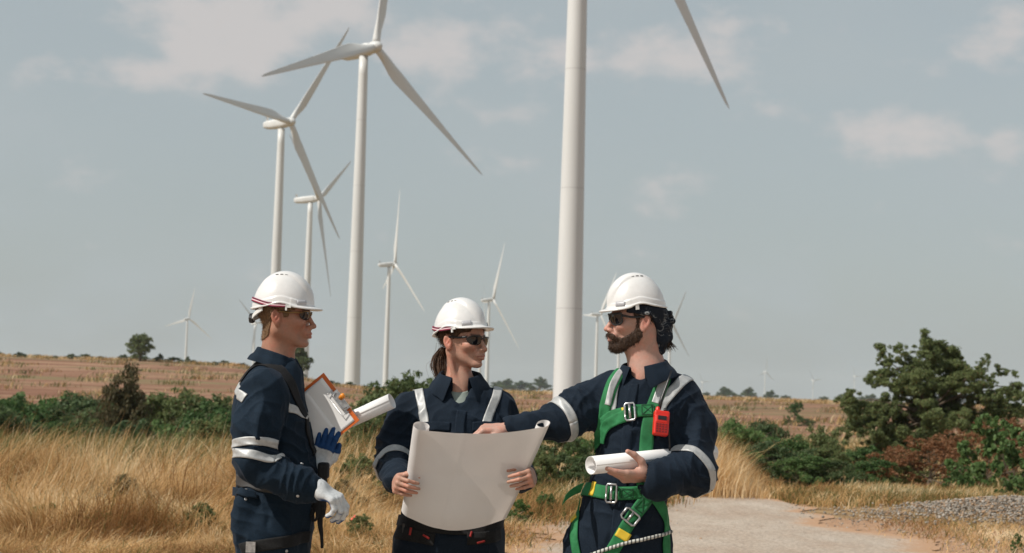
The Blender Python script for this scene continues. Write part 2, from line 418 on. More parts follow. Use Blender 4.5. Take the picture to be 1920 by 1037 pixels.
def turbine_meshes():
    out = {}
    # tower: three tapered cans with flange rings
    prof = [(0, 2.18), (.3, 2.18), (.3, 2.1)]
    for k in range(5):
        z0, z1 = .3+k*(TH-1.5)/5, .3+(k+1)*(TH-1.5)/5
        r0, r1 = 2.1-k*.186, 2.1-(k+1)*.186
        prof += [(z0+(z1-z0)*q, r0+(r1-r0)*q) for q in (.02, .35, .7, .98)]
    n = 40
    V = []; F = []
    for z, r in prof:
        for j in range(n): V.append((r*math.cos(2*math.pi*j/n), r*math.sin(2*math.pi*j/n), z))
    for i in range(len(prof)-1):
        for j in range(n): F.append((i*n+j, i*n+(j+1) % n, (i+1)*n+(j+1) % n, (i+1)*n+j))
    F.append(tuple((len(prof)-1)*n+j for j in range(n)))
    out['tower'] = (V, F)
    for k in (1, 2, 3, 4): out['joint%d' % k] = tube([(0, 0, .3+k*(TH-1.5)/5-.04), (0, 0, .3+k*(TH-1.5)/5+.04)], 2.1-k*.186+.010, 40, False)
    # nacelle: rounded box lofted along -Y (rotor axis is +Y, origin at the hub)
    secs = [(-1.2, .95, .95, 0), (-1.6, 1.35, 1.4, 0), (-3, 1.6, 1.65, 0), (-8, 1.6, 1.6, .02), (-11.2, 1.4, 1.35, .12), (-12.2, 1.15, 1.05, .2), (-12.4, .9, .8, .2)]
    V = []; F = []; n = 24
    for y, rx, rz, dz in secs:
        for j in range(n):
            a = 2*math.pi*j/n; c, s = math.cos(a), math.sin(a); q = (abs(c)**4+abs(s)**4)**-.25
            V.append((rx*c*q, y, rz*s*q+dz))
    for i in range(len(secs)-1):
        for j in range(n): F.append((i*n+j, (i+1)*n+j, (i+1)*n+(j+1) % n, i*n+(j+1) % n))
    F.append(tuple((len(secs)-1)*n+j for j in range(n))[::-1]); F.append(tuple(range(n)))
    out['nacelle'] = (V, F)
    out['vane'] = merge([boxm((0, -11.2, 2.2), (.08, .5, .9)), boxm((0, -11.6, 3.0), (.9, .12, .08))])
    prof = [(-1.5, .5), (-1.5, 1.45), (-.9, 1.62), (.3, 1.6), (1.3, 1.25), (1.9, .75), (2.15, .3), (2.2, .02)]
    V = []; F = []; n = 24
    for y, r in prof:
        for j in range(n): V.append((r*math.cos(2*math.pi*j/n), y, r*math.sin(2*math.pi*j/n)))
    for i in range(len(prof)-1):
        for j in range(n): F.append((i*n+j, (i+1)*n+j, (i+1)*n+(j+1) % n, i*n+(j+1) % n))
    out['hub'] = (V, F)
    # blade of unit length along +Z: root circle into aerofoil with twist and taper (metres at 46 m)
    V = []; F = []; n = 20
    zs = [.02, .045, .07, .11, .16, .21, .27, .35, .45, .55, .65, .75, .85, .93, .975, .995, 1.0]
    for z in zs:
        root = max(0, 1-z/.2)
        ch = np.interp(z, [0, .05, .2, .3, .6, .9, .98, 1], [2.0, 2.0, 3.7, 3.3, 2.0, 1.0, .55, .08])
        th = np.interp(z, [0, .05, .2, .3, .6, .9, 1], [2.0, 2.0, 1.1, .75, .36, .15, .03])
        tw_ = math.radians(np.interp(z, [0, .2, .4, .7, 1], [16, 13, 7, 2, -1]))
        for j in range(n):
            a = 2*math.pi*j/n; c, s = math.cos(a), math.sin(a)
            w = sstep(.04, .18, z)
            x = ch/2*c; y = th/2*s
            y = y*(1-w)+w*y*(.55+.45*c if c > 0 else .55+.45*c+.0) if False else y*(1-w*.5*(1-c))
            x = x+w*ch*.22*(-1)
            X = x*math.cos(tw_)-y*math.sin(tw_); Y = x*math.sin(tw_)+y*math.cos(tw_)
            V.append((X, Y-.0*z, z*46))
    for i in range(len(zs)-1):
        for j in range(n): F.append((i*n+j, i*n+(j+1) % n, (i+1)*n+(j+1) % n, (i+1)*n+j))
    F.append(tuple((len(zs)-1)*n+j for j in range(n))); F.append(tuple(range(n))[::-1])
    out['blade'] = (V, F)
    out['door'] = boxm((0, -2.1, 1.6), (.45, .06, 1.1))
    res = {}
    for k, (v, f) in out.items():
        o = mesh_np(k, v, f, [tdk.m if k in ('vane', 'door') or k.startswith('joint') else tw.m], smooth=k not in ('vane', 'door')); res[k] = o.data
        bpy.data.objects.remove(o)
    return res


TM = turbine_meshes()


def turbine(hub, az, tilt, R, ph, cone, label, group='wind turbines scattered over the fields', scale=1.0):
    a = math.radians(az); t = math.radians(tilt)
    ah = np.array([math.sin(a), math.cos(a), 0]); u = np.array([math.cos(a), -math.sin(a), 0])
    ax = ah*math.cos(t)+np.array([0, 0, math.sin(t)]); v = np.cross(u, ax)
    if v[2] < 0: v = -v
    hub = np.asarray(hub, float)
    base = hub-ah*4.2*scale; base[2] = hub[2]-TH*scale
    e = empty('wind_turbine', base); tag(e, label, 'wind turbine', group)
    def put(name, mat, sub=None):
        o = bpy.data.objects.new(name, TM[name]); S.collection.objects.link(o); o.parent = sub or e; o.matrix_local = mat; return o
    put('tower', Matrix.Diagonal((scale, scale, scale*(TH-.6)/TH, 1)))
    Rm = np.stack([u, ax, v], 1); 
    if np.linalg.det(Rm) < 0: Rm[:, 0] *= -1
    M = Matrix([[*Rm[i], (hub-base)[i]] for i in range(3)]+[[0, 0, 0, 1]]) @ Matrix.Diagonal((scale, scale, scale, 1))
    if label.startswith('nearest') or label.startswith('tall'):
        for k in (1, 2, 3, 4): put('joint%d' % k, Matrix.Diagonal((scale, scale, scale*(TH-.6)/TH, 1))).name = 'flange_joint'
    nc = put('nacelle', M); nc.rotation_mode = 'QUATERNION'
    vn = bpy.data.objects.new('vane', TM['vane']); S.collection.objects.link(vn); vn.parent = nc
    put('hub', M)
    for i in range(3):
        th = math.radians(ph+120*i)
        d = u*math.sin(th)+v*math.cos(th)+ax*cone; L = np.linalg.norm(d); d = d/L
        side = np.cross(ax, d); side /= np.linalg.norm(side); yy = np.cross(d, side)
        if np.dot(yy, ax) < 0: side, yy = -side, -yy
        s = R*L/46*1.0
        bm = Matrix([[side[k]*s, yy[k]*s, d[k]*s, (hub-base)[k]] for k in range(3)]+[[0, 0, 0, 1]])
        put('blade', bm)
    return e


TUR = [
 ('A', (11.3, 245, 86.0), 137.5, 1.93, 47.66, 92.3, .051, 'nearest wind turbine, its thick white tower behind the men'),
 ('B', (-38.1, 448.9, 92.2), 129.1, 6.5, 48.26, 110.0, .082, 'tall white wind turbine rising between the left man and the woman'),
 ('C', (-77.4, 579.5, 91.8), 128.2, 2.3, 43.9, 87.0, .108, 'white wind turbine above the left man, blades crossing the next rotor'),
 ('D', (-93.5, 812.5, 91.7), 104.5, 6.0, 47.9, 59.7, .064, 'smaller white wind turbine with long nacelle, low over the left helmet'),
 ('E', (-84.3, 1222.2, 91.5), 68.3, 7.9, 54, 12.9, .1, 'slender wind turbine between the thick tower and the woman, one blade upright'),
 ('F', (-17.6, 1655.3, 91.8), 70.3, 9.5, 60, 28.7, .15, 'distant wind turbine rising just right of the woman\'s helmet'),
 ('H', (-447.5, 2372.4, 92.0), 17.2, 11.2, 43.3, 12.9, .1, 'hazy far wind turbine over the small hilltop trees at left'),
 ('J', (99.9, 1897.1, 91.4), 64.7, 2.2, 54, 31.4, .1, 'distant wind turbine between thick tower and bearded man\'s helmet brim'),
 ('L', (194.1, 2046.1, 91.1), 142.8, 6.9, 47.0, 88.9, .04, 'distant wind turbine behind the bearded man\'s dark bandana'),
]
for k, hub, az, ti, R, ph, cone, lab in TUR:
    turbine(hub, az, ti, R, ph, cone, lab)
for (px, py, d, az, ph, lab) in ((908, 599, 2250, 100, -4, 'faint wind turbine half hidden behind a nearer one beside the woman'),
                                 (481, 606, 2500, 135, 45, 'faint wind turbine mostly hidden behind the left man\'s head'),
                                 (1166, 597, 2420, 128, -32, 'faint wind turbine mostly hidden behind the bearded man\'s helmet'),
                                 (1436, 697, 5400, 140, -8, 'tiny hazy wind turbine on horizon, brightest right of the bearded man'),
                                 (1526, 713, 6200, 140, 38, 'tiny hazy wind turbine on horizon, middle of the three at right'),
                                 (1604, 705, 6300, 140, 30, 'tiny hazy wind turbine on horizon, closest to the big tree'),
                                 (1318, 716, 6600, 140, 35, 'faintest horizon wind turbine just right of the bearded man\'s shoulder')):
    turbine(W(px, py, d), az, 5, 47, ph, .05, lab)
# ================================================================== distance-field modelling
def smin(a, b, k):
    h = np.clip(.5+.5*(b-a)/k, 0, 1); return b+(a-b)*h-k*h*(1-h)


def smax(a, b, k): return -smin(-a, -b, k)


def f32(*a): return np.array(a, np.float32) if len(a) > 1 else np.asarray(a[0], np.float32)


def d_cone(p, a, b, r1, r2, flat=None, ff=1.0):
    a = f32(a); b = f32(b); ba = b-a; pa = p-a
    h = np.clip((pa@ba)/max(float(ba@ba), 1e-12), 0, 1)
    q = pa-h[..., None]*ba
    if flat is not None:
        n = f32(flat); qn = q@n; q = q+(qn*(1/ff-1))[..., None]*n
    return (np.sqrt((q*q).sum(-1)+1e-12)-(r1+(r2-r1)*h))*(1.0 if ff >= 1 else .5+.5*ff)


def d_ell(p, c, r, R=None):
    q = p-f32(c)
    if R is not None: q = q@f32(R)
    r = f32(r); k0 = np.sqrt(((q/r)**2).sum(-1)+1e-9); k1 = np.sqrt(((q/(r*r))**2).sum(-1)+1e-9)
    return k0*(k0-1)/k1


def d_box(p, c, h, R=None, r=0.):
    q = p-f32(c)
    if R is not None: q = q@f32(R)
    q = np.abs(q)-(f32(h)-r); return np.sqrt((np.maximum(q, 0)**2).sum(-1))+np.minimum(q.max(-1), 0)-r


def d_poly(x, z, poly):
    """signed distance to a polygon in a plane (negative inside)"""
    P = np.array(poly, np.float32); d = np.full(x.shape, 1e9, np.float32); s = np.ones(x.shape, np.float32)
    n = len(P)
    for i in range(n):
        j = (i-1) % n; e = P[j]-P[i]; wx = x-P[i, 0]; wz = z-P[i, 1]
        t = np.clip((wx*e[0]+wz*e[1])/(e@e), 0, 1); bx = wx-e[0]*t; bz = wz-e[1]*t
        d = np.minimum(d, bx*bx+bz*bz)
        c1 = z >= P[i, 1]; c2 = z < P[j, 1]; c3 = e[0]*wz > e[1]*wx
        s = np.where((c1 & c2 & c3) | (~c1 & ~c2 & ~c3), -s, s)
    return s*np.sqrt(d)


class Sdf:
    def __init__(s): s.P = []

    def add(s, fn, c, r, k=.01, op='u'): s.P.append((fn, f32(c), float(r), k, op)); return s

    def cone(s, a, b, r1, r2, k=.01, flat=None, ff=1.0, op='u'):
        a = np.asarray(a, float); b = np.asarray(b, float)
        return s.add(lambda p: d_cone(p, a, b, r1, r2, flat, ff), (a+b)/2, np.linalg.norm(a-b)/2+max(r1, r2), k, op)

    def chain(s, pts, rad, k=.01, **kw):
        for i in range(len(pts)-1): s.cone(pts[i], pts[i+1], rad[i], rad[i+1], k, **kw)
        return s

    def ell(s, c, r, k=.01, R=None, op='u'): return s.add(lambda p: d_ell(p, c, r, R), c, max(r), k, op)

    def box(s, c, h, k=.005, R=None, r=.003, op='u'): return s.add(lambda p: d_box(p, c, h, R, r), c, float(np.linalg.norm(h)), k, op)

    def group(s, sub, c, r, k=.01, op='u'): return s.add(lambda p: sub(p), c, r, k, op)

    def loft(s, rows, k=.02, e=2.4):
        """rows: (z, cx, cy, rx, ry_front, ry_back) stacked super-ellipse sections, z increasing"""
        A = np.array(rows, np.float64); A = A[np.argsort(A[:, 0])]
        zs = np.linspace(A[0, 0], A[-1, 0], 90)
        T = [np.interp(zs, A[:, 0], A[:, i]) for i in range(1, 6)]
        ker = np.hanning(9); ker /= ker.sum()
        T = [np.convolve(np.pad(t, 4, 'edge'), ker, 'valid') for t in T]
        z0, z1 = A[0, 0], A[-1, 0]
        def fn(p):
            z = p[..., 2]; cx, cy, rx, rf, rb = [np.interp(z, zs, t).astype(np.float32) for t in T]
            x = p[..., 0]-cx; y = p[..., 1]-cy; ry = np.where(y < 0, rf, rb)
            k0 = (np.abs(x/rx)**e+np.abs(y/ry)**e+1e-9)**(1/e)
            d = (k0-1)*np.minimum(rx, ry)*.9
            return smax(d, np.maximum(z0-z, z-z1), .03)
        c = (A[:, 1].mean(), A[:, 2].mean(), (z0+z1)/2); r = math.hypot((z1-z0)/2, A[:, 3:].max()+.1)
        return s.add(fn, c, r, k)

    def __call__(s, p, c=None, R=0):
        d = np.full(p.shape[:-1], 1e3, np.float32)
        for fn, pc, pr, k, op in s.P:
            if c is not None and np.linalg.norm(pc-c)-pr > R+k+.03:
                if op == 'i': pass
                else: continue
            v = fn(p)
            if op == 'u': d = smin(d, v, k) if k > 0 else np.minimum(d, v)
            elif op == 's': d = smax(d, -v, k) if k > 0 else np.maximum(d, -v)
            else: d = smax(d, v, k) if k > 0 else np.maximum(d, v)
        return d


def polygonize(fn, lo, hi, h, B=20, lip=1.0):
    """surface nets over sparse blocks; fn(points, block_centre, block_radius)"""
    lo = np.asarray(lo, float); hi = np.asarray(hi, float)
    nb = np.ceil((hi-lo)/(h*B)).astype(int)
    N = nb*B+2; R = h*B*math.sqrt(3)/2
    g = np.stack(np.meshgrid(*[np.arange(n) for n in nb], indexing='ij'), -1).reshape(-1, 3)
    cen = lo+(g+.5)*h*B
    dc = np.concatenate([fn(cen[i:i+4000].astype(np.float32), None, 0) for i in range(0, len(cen), 4000)])
    act = np.where(np.abs(dc) < R*1.25*lip+.01)[0]
    t = np.arange(B+1)
    L = np.stack(np.meshgrid(t, t, t, indexing='ij'), -1)
    CI = []; CV = []; E = []
    off = [(0, 0, 0), (0, 0, 1), (0, 1, 0), (0, 1, 1), (1, 0, 0), (1, 0, 1), (1, 1, 0), (1, 1, 1)]
    for b in act:
        base = g[b]*B
        p = (lo+(base+L)*h).astype(np.float32)
        d = fn(p, cen[b].astype(np.float32), R)
        s = d < 0
        if s.all() or not s.any(): continue
        cs = [s[o[0]:o[0]+B, o[1]:o[1]+B, o[2]:o[2]+B] for o in off]
        cnt = sum(c.astype(np.int8) for c in cs)
        ci = np.argwhere((cnt > 0) & (cnt < 8))
        acc = np.zeros((len(ci), 3)); num = np.zeros(len(ci))
        dv = [d[ci[:, 0]+o[0], ci[:, 1]+o[1], ci[:, 2]+o[2]] for o in off]
        for i in range(8):
            for j in range(i+1, 8):
                df = np.array(off[j])-np.array(off[i])
                if abs(df).sum() != 1: continue
                a, c = dv[i], dv[j]; m = (a < 0) != (c < 0)
                tt = np.where(m, a/np.where(a-c == 0, 1, a-c), 0)
                acc += m[:, None]*(np.array(off[i])+tt[:, None]*df); num += m
        CV.append(lo+(base+ci+acc/num[:, None])*h)
        gi = base+ci; CI.append((gi[:, 0]*N[1]+gi[:, 1])*N[2]+gi[:, 2])
        for ax in range(3):
            sl0 = s[:B, :B, :B]; o = [0, 0, 0]; o[ax] = 1; sl1 = s[o[0]:o[0]+B, o[1]:o[1]+B, o[2]:o[2]+B]
            e = np.argwhere(sl0 != sl1)
            if len(e): E.append(np.column_stack([base+e, np.full(len(e), ax), sl0[e[:, 0], e[:, 1], e[:, 2]]]))
    V = np.concatenate(CV); I = np.concatenate(CI); E = np.concatenate(E)
    o = np.argsort(I); I = I[o]; V = V[o]
    F = []
    for ax in range(3):
        e = E[E[:, 3] == ax]; u, v = [(1, 2), (2, 0), (0, 1)][ax]
        du = np.zeros(3, int); du[u] = 1; dv = np.zeros(3, int); dv[v] = 1
        q = [e[:, :3], e[:, :3]-du, e[:, :3]-du-dv, e[:, :3]-dv]
        idx = []; ok = np.ones(len(e), bool)
        for c in q:
            k = (c[:, 0]*N[1]+c[:, 1])*N[2]+c[:, 2]; j = np.searchsorted(I, k); j = np.minimum(j, len(I)-1); ok &= I[j] == k; idx.append(j)
        f = np.stack(idx, -1)[ok]; ins = e[ok, 4] == 1
        f[~ins] = f[~ins][:, ::-1]; F.append(f)
    return V, np.concatenate(F)


def grad(fn, p, e=.002):
    p = p.astype(np.float32); g = np.stack([fn(p+f32(*[e*(i == k) for i in range(3)]))-fn(p-f32(*[e*(i == k) for i in range(3)])) for k in range(3)], -1)
    return g/(np.linalg.norm(g, axis=-1, keepdims=True)+1e-9)


def catmull(P, n):
    P = np.array(P, float)
    if len(P) == 2: return P[0]+(P[1]-P[0])*np.linspace(0, 1, n)[:, None]
    Pm = np.vstack([2*P[0]-P[1], P, 2*P[-1]-P[-2]])
    t = np.linspace(0, len(P)-1, n); i = np.minimum(t.astype(int), len(P)-2); f = (t-i)[:, None]
    a, b, c, d = Pm[i], Pm[i+1], Pm[i+2], Pm[i+3]
    return .5*((2*b)+(c-a)*f+(2*a-5*b+4*c-d)*f*f+(3*b-a-3*c+d)*f**3)


class Cloth:
    """a garment surface: base field + fold displacement along the normal"""
    def __init__(s, sdf, disp=None): s.sdf = sdf; s.disp = disp or (lambda p: np.zeros(p.shape[:-1]))

    def project(s, P, off=0., it=7):
        P = np.array(P, float)
        for _ in range(it):
            d = s.sdf(P.astype(np.float32)); n = grad(s.sdf, P); P = P-n*np.clip(d, -.05, .05)[..., None]*.9
        n = grad(s.sdf, P)
        return P+n*(s.disp(P)+off)[..., None], n

    def mesh(s, lo, hi, h, **kw):
        V, F = polygonize(lambda p, c, R: s.sdf(p, c, R) if isinstance(s.sdf, Sdf) else s.sdf(p), lo, hi, h, **kw)
        n = grad(s.sdf, V); return V+n*s.disp(V)[:, None], F


def ribbon(cl, path, width, off=.0025, thick=.002, n=60, m=7, wid=None, free=None, twist=None):
    """a strap laid along a path on a garment: returns V, F, uv(along, across). wid: direction across (default from surface)"""
    C = catmull(path, n)
    if free is None: C, nr = cl.project(C, 0)
    else: nr = np.tile(np.asarray(free, float), (n, 1))
    T = np.gradient(C, axis=0); T /= np.linalg.norm(T, axis=1, keepdims=True)
    if wid is None: X = np.cross(T, nr)
    else: X = np.tile(np.asarray(wid, float), (n, 1))
    X /= np.linalg.norm(X, axis=1, keepdims=True)
    w = np.linspace(-.5, .5, m)
    W_ = width if np.ndim(width) else np.full(n, width)
    if np.ndim(width): W_ = np.interp(np.linspace(0, 1, n), np.linspace(0, 1, len(width)), width)
    G = C[:, None]+X[:, None]*w[None, :, None]*W_[:, None, None]
    if free is None:
        G, N_ = cl.project(G.reshape(-1, 3), off); G = G.reshape(n, m, 3); N_ = N_.reshape(n, m, 3)
        # straps bridge small folds: relax
        for _ in range(3):
            G[1:-1] = .25*G[:-2]+.5*G[1:-1]+.25*G[2:]
    else:
        N_ = np.broadcast_to(nr[:, None], G.shape)
    top = G+N_*thick; V = np.concatenate([top.reshape(-1, 3), (G-N_*.001).reshape(-1, 3)])
    F = []; o = n*m
    for i in range(n-1):
        for j in range(m-1):
            a = i*m+j; F.append((a, a+m, a+m+1, a+1)); F.append((o+a, o+a+1, o+a+m+1, o+a+m))
        a = i*m; F.append((a, o+a, o+a+m, a+m)); a = i*m+m-1; F.append((a, a+m, o+a+m, o+a))
    for j in range(m-1):
        F.append((j, j+1, o+j+1, o+j)); a = (n-1)*m+j; F.append((a, o+a, o+a+1, a+1))
    # make the outer face point outwards
    f = F[0]; nn = np.cross(V[f[1]]-V[f[0]], V[f[2]]-V[f[0]])
    if nn@N_.reshape(-1, 3)[0] < 0: F = [q[::-1] for q in F]
    uu = np.repeat(np.linspace(0, 1, n), m); vv = np.tile(np.linspace(0, 1, m), n)
    uv = np.stack([np.concatenate([uu, uu]), np.concatenate([vv, vv])], -1)
    return V, F, uv


def fuzz(V, N_, count, length, width, seed=1, flow=(0, 0, 0), jit=.5, base=0.):
    """short hairs standing on a surface"""
    rng = np.random.default_rng(seed); i = rng.integers(0, len(V), count)
    P = V[i]+rng.normal(0, .0012, (count, 3)); d = N_[i]+f32(flow)+rng.normal(0, jit, (count, 3)); d /= np.linalg.norm(d, axis=1, keepdims=True)
    s = np.cross(d, rng.normal(0, 1, (count, 3))); s /= np.linalg.norm(s, axis=1, keepdims=True)
    L = length*rng.uniform(.5, 1.2, (count, 1)); P = P+N_[i]*base
    mid = P+d*L*.5+f32(flow)*L*.12; tip = P+d*L*.85+f32(flow)*L*.5
    VV = np.stack([P-s*width/2, P+s*width/2, mid+s*width*.4, mid-s*width*.4, tip], 1).reshape(-1, 3)
    o = np.arange(count)[:, None]*5
    F = [tuple(q) for q in np.concatenate([o+np.array([0, 1, 2, 3])])]+[tuple(q) for q in (o+np.array([3, 2, 4]))]
    return VV, F
# ================================================================== people: shared builders
def cached(key, fn): return fn()


def hframe(o, yaw, pitch=0, roll=0, s=1.0):
    """head frame: yaw 0 faces the camera (-Y), +90 faces +X; pitch>0 looks down; roll>0 leans to +X seen from the camera"""
    y = math.radians(yaw); f = np.array([math.sin(y), -math.cos(y), 0]); l = np.array([math.cos(y), math.sin(y), 0]); u = np.array([0, 0, 1.])
    p = math.radians(pitch); f, u = f*math.cos(p)-u*math.sin(p), u*math.cos(p)+f*math.sin(p)
    r = math.radians(roll); R = np.array(Matrix.Rotation(r, 3, 'Y'))
    return dict(o=np.asarray(o, float), R=np.stack([R@f, R@l, R@u], 1), s=s)


def h2w(H, q): return H['o']+(np.asarray(q, float)@H['R'].T)*H['s']


def w2h(H, p): return ((p-f32(H['o']))@f32(H['R']))/np.float32(H['s'])


def absy(q): q = q.copy(); q[..., 1] = np.abs(q[..., 1]); return q


def head_local(q, fem=False, full=True):
    if fem: q = q.copy(); q[..., 2] = np.where(q[..., 2] < 0, q[..., 2]*1.09, q[..., 2])
    a = absy(q)
    d = d_ell(q, (-.008, 0, .038), (.092, .074, .080))
    d = smin(d, d_ell(q, (.028, 0, -.015), (.060, .057 if not fem else .054, .075)), .025)
    jw = .049 if not fem else .043
    d = smin(d, d_cone(a, (-.008, jw, -.052), (.066, .014 if not fem else .010, -.096), .019, .017), .028)
    d = smin(d, d_cone(a, (-.008, jw, -.052), (-.004, jw+.006, -.01), .018, .016), .02)
    d = smin(d, d_ell(q, (.081, 0, -.097), (.016, .020 if not fem else .015, .015)), .014)
    d = smin(d, d_ell(a, (.060, .038, -.022), (.026, .023, .020)), .02)
    d = smin(d, d_cone(a, (.082, .008, .021), (.068, .044, .022), .011 if not fem else .008, .009 if not fem else .008), .014)
    d = smax(d, -d_ell(a, (.101, .031, .001), (.018, .019, .012)), .012)
    d = smin(d, d_ell(a, (.074, .031, .001), (.014, .016, .0125)), .003)
    d = smin(d, d_cone(q, (.086, 0, .012), (.109, 0, -.030), .0065, .0088), .012)
    d = smin(d, d_ell(q, (.111 if not fem else .108, 0, -.034), (.0115, .0105, .0095)), .006)
    d = smin(d, d_ell(a, (.101, .0125, -.037), (.011, .008, .0075)), .005)
    d = smax(d, -d_ell(a, (.106, .007, -.0445), (.005, .0035, .004)), .003)
    d = smin(d, d_ell(q, (.087, 0, -.060), (.016, .028, .021)), .014)
    lw = 1.0 if not fem else 1.15
    d = smin(d, d_cone(a, (.102, .004, -.0615), (.090, .022, -.0655), .0058*lw, .0028), .003)
    d = smin(d, d_cone(a, (.100, 0, -.0735), (.088, .019, -.069), .0075*lw, .0030), .004)
    d = smax(d, -d_cone(a, (.111, 0, -.0668), (.092, .024, -.0668), .0018, .0010), .002)
    d = smax(d, -d_ell(q, (.098, 0, -.0855), (.006, .014, .004)), .007)
    # ears
    er = np.array(Matrix.Rotation(math.radians(-14), 3, 'Y')@Matrix.Rotation(math.radians(-18), 3, 'Z'))
    e = d_ell(a, (-.012, .079, -.008), (.0175, .0085, .031), er)
    e = smin(e, d_ell(a, (-.006, .077, -.034), (.010, .006, .010), er), .005)
    e = smax(e, -d_ell(a, (-.009, .0885, -.006), (.0115, .0075, .0195), er), .003)
    e = smin(e, d_cone(a, (-.002, .080, .004), (-.014, .0835, -.018), .003, .003), .003)
    d = smin(d, e, .006)
    return d


def skin_colors(V, H, fem=False, base=(.42, .235, .165), stub=0):
    q = w2h(H, V.astype(np.float32))
    if fem: q[..., 2] = np.where(q[..., 2] < 0, q[..., 2]*1.09, q[..., 2])
    a = absy(q)
    C = np.tile(f32(base), (len(V), 1))
    inh = np.linalg.norm(q, axis=1) < .17
    def paint(m, col, w=1.0):
        m = (np.clip(m, 0, 1)*w*inh)[:, None]; C[:] = C*(1-m)+f32(col)*m
    cheek = np.exp(-((a-f32(.07, .045, -.028))**2).sum(1)/.018**2); paint(cheek, (base[0]*1.05, base[1]*.78, base[2]*.75), .5)
    nose = np.exp(-((q-f32(.112, 0, -.034))**2).sum(1)/.014**2); paint(nose, (base[0]*1.05, base[1]*.8, base[2]*.78), .5)
    ear = np.exp(-((a-f32(-.01, .085, -.01))**2/f32(.02, .012, .03)**2).sum(1)); paint(ear, (base[0]*1.0, base[1]*.62, base[2]*.58), .8)
    lip = np.minimum(d_cone(a, (.102, .003, -.0615), (.090, .022, -.0655), .0054, .0028), d_cone(a, (.100, 0, -.0735), (.088, .019, -.069), .0064, .0030))
    paint(sstep(.0022, .0002, lip), (.34, .10, .09) if fem else (.36, .15, .12), .85)
    slit = d_cone(a, (.103, 0, -.0668), (.092, .022, -.0668), .0012, .0008); paint(sstep(.002, 0, slit), (.10, .03, .03), .9)
    brow = d_cone(a, (.090, .012, .020), (.074, .046, .023), .004, .0025); paint(sstep(.004, 0, brow), (.06, .035, .02), .85)
    eye = d_ell(a, (.086, .031, .000), (.009, .012, .0055)); paint(sstep(.001, -.001, eye), (.45, .42, .40), .9)
    iris = d_ell(a, (.090, .031, .000), (.007, .0055, .0055)); paint(sstep(.001, -.001, iris), (.03, .03, .02), 1)
    lash = np.abs(d_ell(a, (.084, .031, .000), (.010, .0145, .0065))); paint(sstep(.0022, 0, lash), (.08, .04, .03), .7)
    if stub:
        jaw = d_poly(q[:, 0], q[:, 2], [(.0, -.02), (.03, -.045), (.075, -.052), (.125, -.046), (.12, -.13), (-.03, -.13), (-.02, -.05)])
        paint(sstep(.008, -.01, jaw), (base[0]*.72, base[1]*.72, base[2]*.72), stub)
    return C


def hand_prims(S_, w, d, n, tside, curls, spread=(-.10, -.03, .04, .12), thumb=((.55, .75, .25), (.85, .35, .3), (.9, .15, .35)), s=1.0, fat=0., tflat=False):
    """adds a hand to an Sdf: w wrist, d finger direction, n palm normal, tside +1/-1 = side vector cross(n,d) or its opposite"""
    w = np.asarray(w, float); d = np.asarray(d, float)/np.linalg.norm(d); n = np.asarray(n, float); n = n-d*(n@d); n /= np.linalg.norm(n)
    t = np.cross(n, d)*tside
    lens = [(.044, .026, .021), (.049, .030, .022), (.045, .028, .022), (.035, .021, .019)]
    offs = [.030, .010, -.010, -.029]; kd = [.090, .094, .089, .080]
    H_ = Sdf(); fat = fat/s
    for i in range(4):
        kn = w+(d*kd[i]+t*offs[i])*s
        st = w+(d*.010+t*offs[i]*.62)*s
        H_.cone(st+n*.002*s, kn, (.0145+fat)*s, (.0115+fat)*s, .012*s)
    H_.ell(w+(d*.035+t*.020+n*.010)*s, ((.020+fat)*s,)*3, .015*s); H_.ell(w+(d*.035-t*.022+n*.009)*s, ((.017+fat)*s,)*3, .015*s)
    Fs = []
    for i in range(4):
        p = w+(d*kd[i]+t*offs[i])*s; a0 = 0; dd = d*math.cos(spread[i])-t*math.sin(spread[i])
        r = [.0098, .0086, .0078, .0066]; q = .88 if i == 3 else 1.0
        c = Sdf()
        cu = curls[i] if isinstance(curls[0], (tuple, list)) else curls
        for j in range(3):
            a0 += math.radians(cu[j]); e = dd*math.cos(a0)+n*math.sin(a0); p2 = p+e*lens[i][j]*s
            c.cone(p, p2, (r[j]*q+fat)*s, (r[j+1]*q+fat)*s, .003*s)
            p = p2
        Fs.append(c)
    # thumb
    c = Sdf(); p = w+(d*.022+t*.024+n*.006)*s; rr = [.0155, .0125, .0105, .0080]; ll = [.040, .033, .026]
    for j in range(3):
        v = thumb[j]; e = d*v[0]+t*v[1]+n*v[2]; e /= np.linalg.norm(e); p2 = p+e*ll[j]*s
        c.cone(p, p2, (rr[j]+fat)*s, (rr[j+1]+fat)*s, .006*s); p = p2
    def fn(q):
        f = Fs[0](q)
        for g in Fs[1:]: f = smin(f, g(q), .0015)
        return smin(smin(H_(q), f, .006*s), c(q), .009*s)
    S_.add(fn, w+d*.08*s, .15*s, .012)
    return dict(w=w, d=d, n=n, t=t, tip=p)


# materials ------------------------------------------------------------------
skin = Mat('skin', rough=.5, spec=.4)
sk = skin.mix(1.0, skin.attr(), skin.ramp(skin.noise(120, 4, .6), [(.3, (.92, .91, .90)), (.7, (1.05, 1.05, 1.05))]), 'MULTIPLY')
sk = skin.mix(1.0, sk, skin.ramp(skin.noise(28, 4, .6), [(.35, (.90, .96, .97)), (.5, (1, 1, 1)), (.66, (1.10, .93, .90))]), 'MULTIPLY')
skin.color(sk); skin.b.inputs['Subsurface Weight'].default_value = .12; skin.b.inputs['Subsurface Radius'].default_value = (.012, .005, .003); skin.b.inputs['Subsurface Scale'].default_value = 1.0
skin.bump(skin.noise(300, 4, .7), .25, .002)


